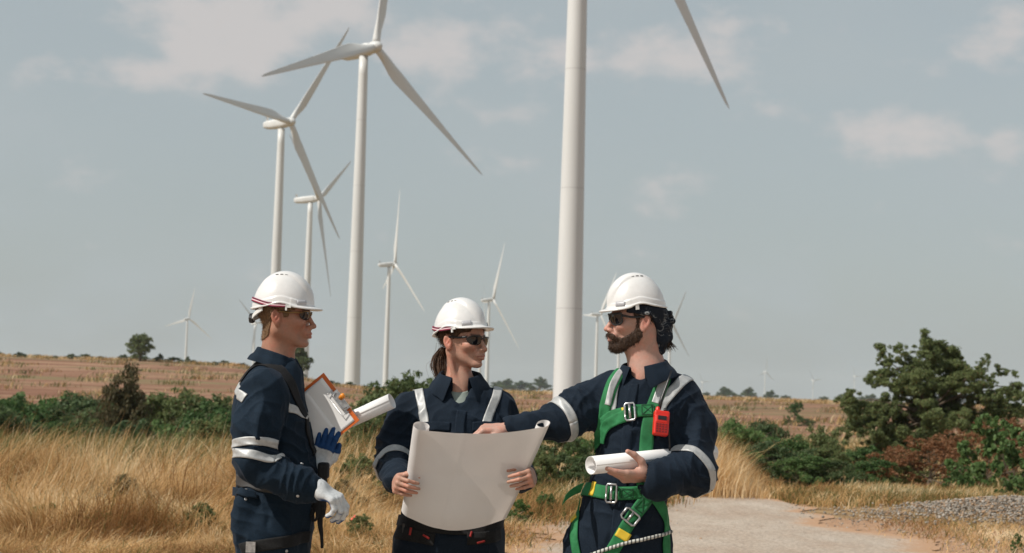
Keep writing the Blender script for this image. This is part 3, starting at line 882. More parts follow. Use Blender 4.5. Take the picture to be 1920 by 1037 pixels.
def fabric(name, a, b, weave=900, rough=.82):
    m = Mat(name, rough=rough, spec=.16)
    c = m.ramp(m.noise(7, 5, .6), [(.3, a), (.7, b)])
    c = m.mix(1.0, c, m.ramp(m.noise(260, 2, .6), [(.3, (.75, .75, .75)), (.7, (1.3, 1.3, 1.3))]), 'MULTIPLY')
    m.color(c)
    m.b.inputs['Sheen Weight'].default_value = .05; m.b.inputs['Sheen Roughness'].default_value = .5; m.b.inputs['Sheen Tint'].default_value = (.5, .6, .8, 1)
    h = m.math('ADD', m.noise(weave, 2, .5), m.math('MULTIPLY', m.noise(45, 4, .6), 1.4)); m.bump(h, .25, .003)
    return m.m


navy = fabric('navy_cotton', (.0035, .0105, .020), (.0065, .0165, .030))
navy2 = fabric('navy_cotton_faded', (.0045, .0100, .0185), (.0080, .0155, .0270))
black = fabric('black_webbing', (.010, .010, .011), (.02, .02, .02))
refl = Mat('reflective_tape', (.40, .41, .41), .45, .4)
refl.color(refl.ramp(refl.noise(60, 3, .6), [(.3, (.34, .35, .35)), (.7, (.47, .47, .46))])); refl.b.inputs['Metallic'].default_value = .15
refl.bump(refl.noise(500, 2, .5), .2, .001); refl = refl.m
hw = Mat('helmet_shell', (.74, .73, .71), .28, .5)
hw.color(hw.ramp(hw.noise(14, 5, .65), [(.25, (.62, .61, .59)), (.6, (.71, .70, .69))])); hw.b.inputs['Coat Weight'].default_value = .25; hw.b.inputs['Coat Roughness'].default_value = .15
hw.bump(hw.noise(30, 3, .5), .04, .003); hw = hw.m
hpl = Mat('grey_plastic', (.42, .42, .44), .4).m
hwp = Mat('white_plastic', (.7, .7, .68), .4).m
blk = Mat('black_plastic', (.012, .012, .013), .35).m
lens = Mat('tinted_lens', (.008, .008, .010), .06, .6).m
paper = Mat('white_paper', (.80, .79, .78), .7, .2)
paper.color(paper.ramp(paper.noise(6, 4, .6), [(.3, (.76, .75, .74)), (.7, (.82, .81, .80))])); paper.bump(paper.noise(12, 3, .5), .15, .004)
paper = paper.m
steel = Mat('buckle_steel', (.45, .45, .46), .32, .5, .85)
steel.color(steel.ramp(steel.noise(90, 3, .6), [(.3, (.33, .33, .34)), (.7, (.60, .60, .60))])); steel = steel.m
grn = Mat('green_webbing', rough=.75, spec=.25)
gc = grn.ramp(grn.noise(30, 4, .6), [(.3, (.018, .135, .046)), (.7, (.032, .21, .078))])
wv = grn.n('ShaderNodeTexWave', Scale=180.0, Distortion=.5); grn.L.new(grn.n('ShaderNodeTexCoord').outputs['UV'], wv.inputs['Vector'])
grn.color(grn.mix(1., gc, grn.ramp(wv.outputs[1], [(0, (.82, .82, .82)), (1, (1.1, 1.1, 1.1))]), 'MULTIPLY')); grn.bump(grn.noise(700, 2, .5), .3, .002); grn = grn.m
yel = Mat('yellow_tag', (.68, .47, .03), .6).m


def hairmat(name, a, b):
    m = Mat(name, rough=.55, spec=.35)
    m.color(m.ramp(m.noise(90, 5, .7, mscale=(1, 1, .35)), [(.3, a), (.7, b)])); m.bump(m.noise(260, 3, .6, mscale=(1, 1, .25)), .8, .004); return m.m


def strapmat():
    m = Mat('striped_elastic', rough=.7)
    sp_ = m.n('ShaderNodeSeparateXYZ'); m.L.new(m.n('ShaderNodeTexCoord').outputs['UV'], sp_.inputs[0])
    m.color(m.ramp(sp_.outputs[1], [(0, (.06, .006, .018)), (.18, (.30, .02, .06)), (.40, (.75, .62, .64)), (.58, (.30, .02, .06)), (.68, (.03, .006, .015)), (.86, (.22, .015, .05))], 'CONSTANT')); return m.m


elastic = strapmat()


def solid(name, SD, lo, hi, h, mats, parent, colors=None, disp=None, smooth=True):
    V, F = polygonize(lambda p, c, R: SD(p, c, R) if isinstance(SD, Sdf) else SD(p), lo, hi, h, B=16)
    if disp is not None:
        n = grad(SD, V); V = V+n*disp(V)[:, None]
    C = colors(V) if colors else None
    return mesh_np(name, V, F, mats, parent=parent, colors=C)


# helmet ----------------------------------------------------------------------
def helmet_local(q, outer=True):
    a = absy(q); x, y, z = q[..., 0], a[..., 1], q[..., 2]
    rim = .026+.016*np.exp(-((x-.005)/.045)**2)-.006*sstep(-.05, -.11, x)          # arched over the ear
    C = (-.004, 0, .030)
    d = d_ell(q, C, (.110, .094, .126))
    ridge = d_ell(q, (.001, 0, .034), (.110, .091, .1275)); ridge = smax(ridge, np.sqrt((np.maximum(np.abs(x-.01)-.05, 0)/.05)**2+(y/.040)**2)*.04-.040, .010)
    d = smin(d, ridge-.0022, .003)
    side = smax(d_ell(q, C, (.1126, .0966, .128)), np.abs(z-rim-.015)-.011, .004)   # raised band over the rim
    d = smin(d, side, .0025)
    temple = smax(d_ell(q, C, (.1136, .0978, .128)), np.maximum(np.abs(x-.050)-.011, np.abs(z-rim-.015)-.012), .002)
    d = smin(d, temple, .001)
    d = smax(d, rim-z, .003)
    bz = .046-.20*(x-.045)-1.7*y*y+.35*np.maximum(.07-x, 0)*0
    br = np.sqrt(((x-.030)/.111)**2+(y/.094)**2)-1
    brim = smax(br*.085, np.abs(z-bz)-.0034, .003); brim = smax(brim, .035-x, .008)
    d = smin(d, brim, .009)
    lip = smax(np.abs(np.sqrt(((x+.004)/.1145)**2+(y/.0985)**2)-1)*.1-.0034, np.abs(z-rim-.001)-.0034, .002); lip = smax(lip, x-.06, .01)
    d = smin(d, lip, .003)
    d = smax(d, -d_ell(q, (-.004, 0, .026), (.1045, .0885, .121)), .002)
    return d


def helmet(H, parent, strap=True, knob=True, hband=True):
    f = lambda p: helmet_local(w2h(H, p))*H['s']
    c = h2w(H, (0, 0, .06)); V, F = polygonize(lambda p, c_, R: f(p), c-.19, c+.19, .0021, B=16, lip=1.5)
    hl = mesh_np('helmet', V, F, [hw], parent=parent, loc=h2w(H, (0, 0, .02)))
    out = lambda p: d_ell(w2h(H, p), (-.004, 0, .030), (.1135, .0975, .128))*H['s']
    cl = Cloth(out)
    # vents: three slots each side of the crown ridge
    vs = []
    for sy in (-1, 1):
        for x0 in (-.030, -.008, .014):
            P = [h2w(H, (x0-.0065, sy*.050, .17)), h2w(H, (x0+.0065, sy*.050, .17))]
            v, f_, uv = ribbon(cl, P, .0052, off=.0012, thick=.0008, n=6, m=3); mesh_np('vent', v, f_, [blk], parent=hl)
    # front plate
    if hband:
        for sy in (-1, 1):
            v, f_, uv = ribbon(cl, [h2w(H, (.066, sy*.085, .047)), h2w(H, (.092, sy*.055, .049))], .017, off=.0012, thick=.001, n=8, m=3)
            mesh_np('badge_plate', v, f_, [hpl], parent=hl)
    if strap:
        P = [h2w(H, q) for q in [(.030, -.11, .034), (.0, -.12, .034), (-.045, -.11, .036), (-.10, -.08, .050), (-.14, -.03, .060), (-.145, 0, .061), (-.14, .03, .060), (-.10, .08, .050), (-.045, .11, .036), (.0, .12, .034), (.030, .11, .034)]]
        v, f_, uv = ribbon(cl, P, .0150, off=.0024, thick=.0015, n=70, m=7)
        mesh_np('chin_elastic', v, f_, [elastic], parent=hl, uv=uv)
        for sy in (-1, 1):
            mesh_np('clip', *merge([boxm(h2w(H, (.034, sy*.096, .030)), (.010, .003, .004), H['R']), boxm(h2w(H, (.027, sy*.096, .026)), (.003, .003, .010), H['R'])]), [hwp], parent=hl, smooth=False)
    else:
        for sy in (-1, 1):
            mesh_np('clip', *boxm(h2w(H, (.020, sy*.094, .030)), (.006, .003, .009), H['R']), [hwp], parent=hl, smooth=False)
    if knob:
        P = [h2w(H, q) for q in [(-.062, -.080, .020), (-.088, -.060, .004), (-.106, -.03, -.010), (-.110, 0, -.014), (-.106, .03, -.010), (-.088, .060, .004), (-.062, .080, .020)]]
        C = catmull(P, 30); U = H['R'][:, 2]*.008
        vv = np.concatenate([C+U, C-U, C+U*.9-H['R'][:, 0]*.003, C-U*.9-H['R'][:, 0]*.003]); n = 30
        ff = [(i, i+1, n+i+1, n+i) for i in range(n-1)]+[(2*n+i, 3*n+i, 3*n+i+1, 2*n+i+1) for i in range(n-1)]
        mesh_np('nape_band', vv, ff, [hwp], parent=hl)
        a0 = h2w(H, (-.108, 0, -.014)); ax = -H['R'][:, 0]
        th = np.linspace(0, 2*math.pi, 24, endpoint=False); pr = [(0, .017), (.004, .019), (.015, .018), (.018, .012)]
        vv = []; ff = []
        for k, (dx, r) in enumerate(pr):
            for i, t in enumerate(th):
                r_ = r*(1.0 if (i % 4 < 2) else .88); vv.append(a0+ax*dx+H['R'][:, 1]*math.cos(t)*r_+H['R'][:, 2]*math.sin(t)*r_)
        for k in range(3):
            for i in range(24): ff.append((k*24+i, k*24+(i+1) % 24, (k+1)*24+(i+1) % 24, (k+1)*24+i))
        ff.append(tuple(3*24+i for i in range(24)))
        mesh_np('ratchet_knob', vv, ff, [blk], parent=hl, smooth=False)
    return hl


def sunglasses(H, parent, style='wrap', frame=None):
    top, bot, ysp = {'wrap': (.018, -.020, .068), 'way': (.022, -.021, .066), 'mirror': (.017, -.017, .066)}[style]
    def pt(y, z, o=0.):
        # wraps round the face as a tilted ellipse
        t = y/.079; x = .031+.066*math.sqrt(max(0, 1-t*t*.92))+.004*(z/.02)
        return h2w(H, (x+o, y*(1+o*2), z+.002))
    objs = []
    fr = frame or blk
    L = []
    for sy in (-1, 1):
        V = []; F = []; n, m = 22, 9
        for i in range(n):
            u = i/(n-1); y = .009+u*(ysp-.009)
            # outline
            if style == 'way':
                zt = top*(1-.10*(1-u)); zb = bot*(1-(abs(u-.52)/.56)**3.5)
            else:
                zt = top*(1-(max(u-.55, 0)/.45)**2*.55)*(.88+.12*u); zb = bot*(1-(abs(u-.45)/.56)**3)*(.95)
            for j in range(m):
                v = j/(m-1); V.append(pt(sy*y, zb+(zt-zb)*v, .002+.0018*math.sin(math.pi*v)*math.sin(math.pi*u)))
        nn = n*m
        for i in range(n):
            for j in range(m): V.append(V[i*m+j]-H['R'][:, 0]*.0018)
        for i in range(n-1):
            for j in range(m-1):
                a = i*m+j; F.append((a, a+1, a+m+1, a+m) if sy < 0 else (a, a+m, a+m+1, a+1)); F.append((nn+a, nn+a+m, nn+a+m+1, nn+a+1) if sy < 0 else (nn+a, nn+a+1, nn+a+m+1, nn+a+m))
            for j in (0, m-1):
                a = i*m+j; F.append((a, a+m, nn+a+m, nn+a))
        for i in (0, n-1):
            for j in range(m-1): a = i*m+j; F.append((a, a+1, nn+a+1, nn+a))
        L.append((np.array(V), F))
        rim = [V[i*m+m-1] for i in range(n)]
        w = .0028 if style == 'way' else .0016
        full = rim+[V[(n-1)*m+j] for j in range(m-2, 0, -1)]+[V[i*m] for i in range(n-1, -1, -1)]+[V[j] for j in range(1, m-1)]+[rim[0]] if style == 'way' else rim
        objs.append(tube(full, w, 6))
        hx = h2w(H, (.036, sy*.0725, .010)); side = [pt(sy*ysp, top*.62, .002), hx, h2w(H, (.0, sy*.0800, .012)), h2w(H, (-.022, sy*.081, .006)), h2w(H, (-.034, sy*.078, -.012))]
        C = catmull(side, 16); hh = .0042 if style != 'mirror' else .0028
        vv = []; ff = []
        for i, c in enumerate(C):
            k = hh*(1-.35*i/15)
            for dz, dy in ((k, .0012), (k, -.0012), (-k, -.0012), (-k, .0012)): vv.append(c+H['R'][:, 2]*dz*H['s']+H['R'][:, 1]*dy)
        for i in range(15):
            for j in range(4): ff.append((i*4+j, i*4+(j+1) % 4, i*4+4+(j+1) % 4, i*4+4+j))
        ff += [(0, 1, 2, 3), (60, 63, 62, 61)]
        objs.append((np.array(vv), ff))
    objs.append(tube([pt(-.010, .006, .002), pt(0, .010, .003), pt(.010, .006, .002)], .0026, 8))
    g = mesh_np('sunglasses', *merge(objs), [fr], parent=parent, loc=h2w(H, (.09, 0, 0)))
    for v, f_ in L: mesh_np('lens', v, f_, [lens], parent=g)
    return g


def collar(name, c, fwd, up, rx, rf, rb, h, flap, parent, mat, open_=.42, lean=.012, spread=.02, tip=.03, hb=None):
    """turn-down collar round the neck; c neck centre at collar base, rx side radius, rf/rb front/back"""
    fwd = np.asarray(fwd, float); up = np.asarray(up, float); up /= np.linalg.norm(up); fwd = fwd-up*(fwd@up); fwd /= np.linalg.norm(fwd); sd = np.cross(up, fwd)
    n = 44; V = []; F = []
    rng = np.random.default_rng(int(abs(c[0])*1000))
    for i in range(n):
        u = i/(n-1); ph = open_+(2*math.pi-2*open_)*u
        k = abs(2*u-1)               # 1 at the tips
        fr = math.cos(ph)
        R_ = rf if fr > 0 else rb
        wob = .0025*math.sin(ph*5+1)+.0015*math.sin(ph*11)
        hgt = h*(1-.35*k**2)
        def P(rr, z, dphi=0.):
            p_ = ph+dphi; return c+fwd*math.cos(p_)*(R_+rr)+sd*math.sin(p_)*(rx+rr)+up*z
        dp = (.16 if u < .5 else -.16)*k**6
        fl = flap+tip*k**4
        prof = [P(.001, -.02), P(0, 0), P(lean*.2+wob*.3, hgt*.6), P(lean*.5+wob, hgt), P(lean*.5+.006+wob, hgt+.0015), P(lean+.010+wob, hgt*.6), P(lean+.014+spread*.5+wob, hgt-.5*fl-.003, dp*.5), P(lean+.014+spread+wob*1.5, hgt-fl, dp)]
        V += prof
    m = 8
    for i in range(n-1):
        for j in range(m-1): a = i*m+j; F.append((a, a+m, a+m+1, a+1))
    o = mesh_np(name, V, F, [mat], parent=parent)
    s_ = o.modifiers.new('thickness', 'SOLIDIFY'); s_.thickness = .0025; s_.offset = 0
    s2 = o.modifiers.new('smooth', 'SUBSURF'); s2.levels = 1; s2.render_levels = 2
    return o


def frustum_buckle(c, R, w, h, r=.0030):
    """rectangular metal buckle with a centre bar; R columns: along, across, normal"""
    R = np.asarray(R, float); a, b, n = R[:, 0], R[:, 1], R[:, 2]
    k = .22
    P = [c+a*w*x+b*h*y+n*.006 for x, y in ((-1, -1+k), (-1, 1-k), (-1+k, 1), (1-k, 1), (1, 1-k), (1, -1+k), (1-k, -1), (-1+k, -1), (-1, -1+k), (-1, 0))]
    ring = tube(P, r*1.35, 8)
    bar = tube([c+b*h*-.8-a*w*.02+n*.009, c+b*h*.8-a*w*.02+n*.009], r*1.5, 8)
    return merge([ring, bar])


def snap(c, n, r=.006):
    n = n/np.linalg.norm(n); a = np.cross(n, (0, 0, 1.)); a /= np.linalg.norm(a); b = np.cross(n, a)
    V = []; F = []; k = 14
    for dr, dz in ((1, 0), (1, .0015), (.7, .0026), (.3, .0022), (.01, .0022)):
        for j in range(k): t = 2*math.pi*j/k; V.append(c+n*dz+(a*math.cos(t)+b*math.sin(t))*r*dr)
    for i in range(4):
        for j in range(k): F.append((i*k+j, i*k+(j+1) % k, (i+1)*k+(j+1) % k, (i+1)*k+j))
    return np.array(V), F


def mk_disp(amp=.005, seedv=0., bunches=(), creases=(), fz=5.):
    def disp(p):
        p = np.asarray(p, float)
        w = noise(p*4.3+seedv)*1.3
        q = p*np.array([10., 10., fz])+w[..., None]+seedv
        n1 = 1-np.abs(2*noise(q)-1); n2 = 1-np.abs(2*noise(p*np.array([21., 21., 13.])+w[..., None]*1.5+seedv*2)-1)
        d = amp*(n1**2-.45)*1.6+amp*.55*(n2**2-.45)
        q3 = np.stack([(p[..., 0]+p[..., 2])*.7, p[..., 1], (p[..., 2]-p[..., 0])*.7], -1)*np.array([34., 14., 9.])+w[..., None]*2.2+seedv*3
        n3 = 1-np.abs(2*noise(q3)-1); gate = sstep(.42, .62, noise(p*6.1+seedv+4)); d = d+amp*.36*(n3**2.2-.3)*gate
        for c, ax, r, freq, a in bunches:
            v = p-np.asarray(c); g = np.exp(-(v*v).sum(-1)/r**2)
            s_ = np.sin(freq*(v@np.asarray(ax))+5*noise(p*11+seedv)); d = d+a*g*(1-np.abs(s_))**1.3-a*g*.4
        for a_, b_, wd, a in creases:
            a_ = np.asarray(a_, float); b_ = np.asarray(b_, float); ba = b_-a_; pa = p-a_; h = np.clip((pa@ba)/(ba@ba), 0, 1)
            dd = np.linalg.norm(pa-h[..., None]*ba, axis=-1); d = d+a*np.exp(-(dd/wd)**2)*(1-.6*np.abs(2*h-1))
        return d
    return disp


def legs(SD, BS, hipL, hipR, kneeL, kneeR, ankL, ankR, toe, r=(.100, .070, .055)):
    """trousers (SD), body (BS); returns nothing. toe: horizontal direction of the feet per side"""
    for hp, kn, an in ((hipL, kneeL, ankL), (hipR, kneeR, ankR)):
        hp, kn, an = map(lambda v: np.asarray(v, float), (hp, kn, an))
        SD.chain([hp, kn, an+(0, 0, .03)], [r[0], r[1], r[2]+.012], .03)
        BS.chain([hp, kn, an], [r[0]-.022, r[1]-.018, r[2]-.022], .02)


def boots(an, toe, parent, s=1.0):
    an = np.asarray(an, float); toe = np.asarray(toe, float)/np.linalg.norm(toe)
    B = Sdf(); g = np.array([an[0], an[1], 0.])
    B.cone(g+(0, 0, .22), g+(0, 0, .10), .056, .050, .02)
    B.cone(g+(0, 0, .055)-toe*.035, g+(0, 0, .060)+toe*.10, .045, .042, .02)
    B.cone(g+(0, 0, .055)+toe*.10, g+(0, 0, .045)+toe*.17, .046, .038, .02)
    def fn(p, c=None, R=0): return smax(B(p, c, R), .012-p[..., 2], .006)
    V, F = polygonize(fn, g+(-.25, -.25, -.01), g+(.25, .25, .30), .006, B=12)
    b = mesh_np('boot', V, F, [Mat('boot_leather', (.045, .03, .02), .6).m], parent=parent)
    out = []
    n = 40
    t = np.linspace(0, 2*math.pi, n, endpoint=False); side = np.cross(toe, (0, 0, 1.))
    cx = g+toe*.068
    ring = [cx+toe*math.cos(a)*.150+side*math.sin(a)*.052*(1-.12*math.cos(a+math.pi)) for a in t]
    V = [r+(0, 0, .001) for r in ring]+[r+(0, 0, .020) for r in ring]
    F = [(i, (i+1) % n, n+(i+1) % n, n+i) for i in range(n)]+[tuple(range(n-1, -1, -1)), tuple(range(n, 2*n))]
    mesh_np('sole', V, F, [blk], parent=b, smooth=False)
# ================================================================== people
def hit(cl, pts, d0=4.6, it=90):
    """points of a garment seen at photo pixels"""
    pts = np.array(pts, float); out = []
    V = np.array([W(x, y, 1.)-CAM_P for x, y in pts[:, :2]]); V /= np.linalg.norm(V, axis=1, keepdims=True)
    t = np.full(len(pts), d0); best = np.full(len(pts), 1e9); bt = t.copy()
    for _ in range(it):
        P = CAM_P+V*t[:, None]; d = cl.sdf(P.astype(np.float32))
        m = d < best; best = np.where(m, d, best); bt = np.where(m, t, bt)
        t = t+np.clip(d*.8, -.05, .3)
    return CAM_P+V*bt[:, None]


def rowsW(D, rows):
    out = []
    for y, xl, xr, cy, rf, rb in rows:
        a = W(xl, y, D); b = W(xr, y, D); out.append(((a[2]+b[2])/2, (a[0]+b[0])/2, D+cy, (b[0]-a[0])/2, rf, rb))
    return out


def ring_path(c, ax, r, a0=0, a1=2*math.pi, n=14, ref=(0, 0, 1)):
    ax = np.asarray(ax, float); ax /= np.linalg.norm(ax); u = np.cross(ax, ref); u /= np.linalg.norm(u); v = np.cross(ax, u)
    return [np.asarray(c)+(u*math.cos(t)+v*math.sin(t))*r for t in np.linspace(a0, a1, n)]


def rib(name, cl, path, width, mat, parent, **kw):
    V, F, uv = ribbon(cl, path, width, **kw); return mesh_np(name, V, F, [mat], parent=parent, uv=uv)


def band(name, cl, c, ax, r, width, mat, parent, **kw):
    ax = np.asarray(ax, float)/np.linalg.norm(ax)
    return rib(name, cl, ring_path(c, ax, r), width, mat, parent, wid=ax, n=kw.pop('n', 56), **kw)


def body_mesh(B, H, fem, lo, hi, base, stub, label, feet):
    V, F = polygonize(lambda p, c, R: B(p, c, R), lo, hi, .003, B=20)
    C = skin_colors(V, H, fem, base, stub)
    o = mesh_np('person', V, F, [skin.m], colors=C, loc=feet)
    tag(o, label, 'person', 'workers in navy coveralls and white helmets')
    return o


def hair_shell(name, H, fem, poly, off, mat, parent, ymin=None, amp=.0015, n_fuzz=1500, L=.010, flow=(0, 0, -.8), exclude_ear=True, extra=None, seed=4, fw=.0009, neck=None):
    def fn(p):
        q = w2h(H, p); a = absy(q)
        d = head_local(q, fem)
        if neck: d = smin(d, d_cone(p, *neck)/H['s'], .025)
        d = d-off
        d = smax(d, d_poly(q[..., 0], q[..., 2], poly), .004)
        if exclude_ear: d = smax(d, -d_ell(a, (-.010, .080, -.012), (.022, .022, .034)), .003)
        if extra is not None: d = extra(d, q, a)
        return d*H['s']
    c = h2w(H, (0, 0, 0))
    V, F = polygonize(lambda p, c_, R: fn(p), c-.16, c+.16, .0026, B=14, lip=1.3)
    n = grad(fn, V); V = V+n*((noise(V*260)-.5)*amp*2)[:, None]
    q = w2h(H, V.astype(np.float32)); keep = fn(V+n*.001) > -.01
    ok = np.arange(len(V)); ok = ok[(n*(V-h2w(H, (-.01, 0, .0)))).sum(1) > .02]
    FV, FF = fuzz(V[ok], n[ok], n_fuzz, L, fw, seed, flow=flow)
    return mesh_np(name, *merge([(V, [tuple(f) for f in F]), (FV, FF)]), [mat], parent=parent)


def trousers_low(B, x1, x2, D, hipz=.86, y2=0.):
    pass


# ------------------------------------------------------------------ bearded man, right
def man_right():
    D = 6.0
    w = lambda x, y, dd=0.: W(x, y, D+dd)
    H = hframe(w(1193, 602), -78, 0, 0, .96)
    nb = w(1216, 704, .01)
    # arms
    sR, eR, wR = w(1140, 742, .02), w(1052, 790, -.06), w(962, 802, -.10)
    sL, eL, wL = w(1288, 745, .02), w(1300, 880, -.10), w(1222, 893, -.235)
    B = Sdf()
    B.add(lambda p: head_local(w2h(H, p))*H['s'], h2w(H, (0, 0, -.01)), .17, .01)
    B.cone(h2w(H, (-.022, 0, -.03)), nb, .056, .060, .025)
    B.cone(h2w(H, (.02, 0, -.085)), nb+(-.02, -.03, .0), .022, .04, .03)     # throat
    B.cone(nb, w(1212, 790, .01), .060, .10, .04); B.cone(w(1212, 790, .01), w(1190, 880), .10, .10, .04); B.cone(w(1190, 880), w(1170, 1010), .11, .11, .04)
    B.cone(w(1170, 752, .03), w(1260, 752, .03), .05, .05, .05)
    B.chain([sR, eR, wR], [.045, .035, .024], .02); B.chain([sL, eL, wL], [.045, .036, .025], .02)
    B.cone(w(980, 802, -.09), w(950, 803, -.105), .028, .023, .01, flat=(0, 0, 1), ff=.85)
    # pointing hand, palm down over the sheet
    hand_prims(B, w(952, 803, -.105), (-1, -.05, -.05), (-.05, .25, -1), -1, [(34, 38, 20), (38, 45, 25), (42, 48, 28), (48, 50, 30)], thumb=((.75, .45, .35), (.95, .12, .35), (.95, -.1, .35)), s=.95)
    # hand cupping the paper roll from below
    rollA, rollB = w(1108, 873, -.315), w(1336, 849, .0)
    rd = (rollB-rollA)/np.linalg.norm(rollB-rollA)
    hand_prims(B, w(1217, 893, -.235), (-.93, -.32, -.02), (.0, .45, .9), 1, [(8, 12, 8), (14, 18, 10), (26, 30, 18), (34, 34, 20)], spread=(-.02, .0, .03, .06), thumb=((.42, .45, .75), (.78, .25, .62), (.85, .2, .35)), s=1.0)
    T = Sdf()
    T.loft(rowsW(D, [(700, 1182, 1250, .01, .060, .070), (710, 1160, 1268, .01, .072, .085), (722, 1137, 1288, .01, .088, .10), (740, 1122, 1300, .01, .108, .115), (770, 1116, 1300, .01, .132, .125), (810, 1117, 1290, .0, .142, .125),
                    (855, 1120, 1272, .0, .145, .12), (890, 1113, 1258, .0, .140, .115), (925, 1098, 1247, .0, .132, .115), (960, 1090, 1248, .0, .142, .13), (1000, 1084, 1252, .0, .145, .14), (1045, 1080, 1256, .0, .14, .14), (1075, 1084, 1252, .0, .12, .12)]), .03)
    import copy
    TT = Sdf(); TT.P = list(T.P)
    T.chain([sR+(.02, 0, 0), eR, w(990, 800, -.09), w(957, 801, -.105)], [.080, .066, .046, .036], .035)
    T.cone(sR+(.0, 0, .0), w(1085, 762, -.03), .085, .072, .03)
    T.chain([sL+(-.03, 0, 0), w(1298, 800, -.01), eL, w(1236, 900, -.215), w(1225, 899, -.235)], [.080, .074, .078, .055, .053], .035)
    T.cone(w(962, 803, -.105), w(900, 806, -.105), .030, .030, .003, op='s')
    T.cone(w(1231, 897, -.225), w(1190, 892, -.26), .036, .036, .003, op='s')
    # open neck
    T.cone(w(1202, 690, -.05), w(1196, 708, -.11), .046, .012, .012, op='s')
    T.cone(nb+(0, 0, .05), nb+(0, 0, -.03), .064, .060, .01, op='s')
    hipR, hipL = (.305, 6.0, .88), (.475, 6.0, .88)
    legs(T, B, hipR, hipL, (.275, 5.97, .50), (.515, 5.98, .50), (.255, 6.0, .11), (.53, 6.02, .11), None, (.098, .082, .07))
    feet = np.array([.39, 6.0, 0.])
    o = cached('m3b', lambda: body_mesh(B, H, False, (-.28, 5.45, .05), (.86, 6.25, 1.76), (.48, .275, .215), 0., 'bearded man in green harness pointing at the plan, head turned left', feet))
    disp = mk_disp(.0085, 3.1, bunches=[(eR, (.8, .1, .6), .12, 90, .008), (w(1110, 765, -.03), (.7, 0, -.7), .10, 80, .008), (eL, (.5, 0, .85), .13, 75, .010), (w(1270, 905, -.15), (1, 0, .3), .10, 85, .007), (w(1160, 960, -.12), (.3, 0, 1), .12, 60, .006), (w(1275, 770, -.05), (.8, 0, -.5), .09, 70, .007)],
                   creases=[(w(1112, 735, -.08), w(1150, 800, -.14), .012, -.010), (w(1290, 770, -.08), w(1262, 850, -.10), .014, -.012), (w(1310, 790, -.1), w(1300, 850, -.13), .012, .008), (w(1190, 800, -.14), w(1170, 850, -.14), .012, .006), (w(1165, 950, -.13), w(1135, 1030, -.13), .010, -.007)])
    cl = Cloth(T, disp)
    legs(TT, Sdf(), hipR, hipL, (.275, 5.97, .50), (.515, 5.98, .50), (.255, 6.0, .11), (.53, 6.02, .11), None, (.098, .082, .07))
    ct = Cloth(TT, disp)
    V, F = cl.mesh((-.28, 5.45, .05), (.90, 6.25, 1.60), .0036)
    cv = mesh_np('coverall', V, F, [navy2], parent=o)
    collar('collar', w(1211, 703, -.005), (-.45, -.9, 0), (-.10, -.05, 1), .070, .074, .068, .050, .052, cv, navy2, open_=.34, lean=.006, spread=.024, tip=.030)
    rib('placket', cl, hit(cl, [(1188, 722), (1182, 760), (1176, 820), (1170, 880), (1160, 950), (1152, 1030)]), .036, navy2, cv, off=.0015, thick=.002, wid=(1, 0, .05))
    for x in (1150, 1238):
        rib('pocket_flap', cl, hit(cl, [(x-24, 786), (x+24, 783)]), .040, navy2, cv, off=.002, thick=.003, wid=(0, 0, 1), n=24)
    # reflective tape on the garment
    rib('reflective_strip', cl, hit(cl, [(1296, 702), (1272, 722), (1245, 752), (1232, 778)]), .036, refl, cv)
    rib('reflective_strip', cl, hit(cl, [(1160, 702), (1150, 730), (1146, 770)]), .034, refl, cv)
    a = eR-sR; band('reflective_strip', cl, w(1052, 790, -.055), w(1110, 760)-w(1030, 795, -.08), .08, .033, refl, cv)
    band('reflective_strip', cl, w(1297, 884, -.115), w(1262, 900, -.19)-w(1310, 850, -.05), .09, .033, refl, cv)
    # harness
    h = mesh_np('harness', *ribbon(cl, hit(cl, [(1258, 686), (1249, 704), (1236, 734), (1223, 768), (1214, 806), (1210, 850), (1206, 890), (1205, 922)]), .046, off=.004, thick=.0025, n=90)[:2], [grn], parent=o)
    hp = h
    rib('shoulder_strap', cl, hit(cl, [(1170, 690), (1158, 706), (1145, 730), (1136, 762), (1131, 792), (1126, 815), (1119, 840)]), .044, grn, hp, off=.004, thick=.0025, n=80)
    rib('strap_reflector', cl, hit(cl, [(1256, 690), (1246, 710), (1236, 734), (1228, 756)]), .024, refl, hp, off=.0068, thick=.0012)
    rib('strap_reflector', cl, hit(cl, [(1169, 692), (1157, 710), (1146, 732), (1139, 760)]), .022, refl, hp, off=.0068, thick=.0012)
    rib('chest_strap', cl, hit(cl, [(1130, 792), (1150, 782), (1175, 776), (1200, 772), (1222, 770)]), .044, grn, hp, off=.008, thick=.0025)
    rib('strap_tail', cl, hit(cl, [(1178, 780), (1158, 788), (1140, 800), (1134, 816), (1132, 832)]), (.042, .040, .034, .022, .012), grn, hp, off=.012, thick=.0025)
    rib('waist_strap', ct, hit(ct, [(1088, 915), (1110, 919), (1148, 925), (1190, 924), (1225, 918), (1252, 920)]), .046, grn, hp, off=.006, thick=.0025, n=70)
    rib('waist_strap', ct, ring_path(w(1172, 921), (0, .03, 1), .16, 3.5, 6.0, 10, ref=(0, 1, 0)), .044, grn, hp, off=.006, thick=.0025)
    # free end of the belt
    C = [w(1092, 914, -.10), w(1078, 920, -.13), w(1066, 928, -.16), w(1057, 938, -.18)]
    v, f, uv = ribbon(cl, C, .036, thick=.002, n=16, m=5, free=(.25, -.9, .1), wid=(.32, .1, .95)); mesh_np('strap_tail', v, f, [grn], parent=hp, uv=uv)
    rib('thigh_strap', ct, hit(ct, [(1213, 932), (1200, 950), (1182, 975), (1166, 1002), (1150, 1030), (1130, 1062)]), .046, grn, hp, off=.006, thick=.0025)
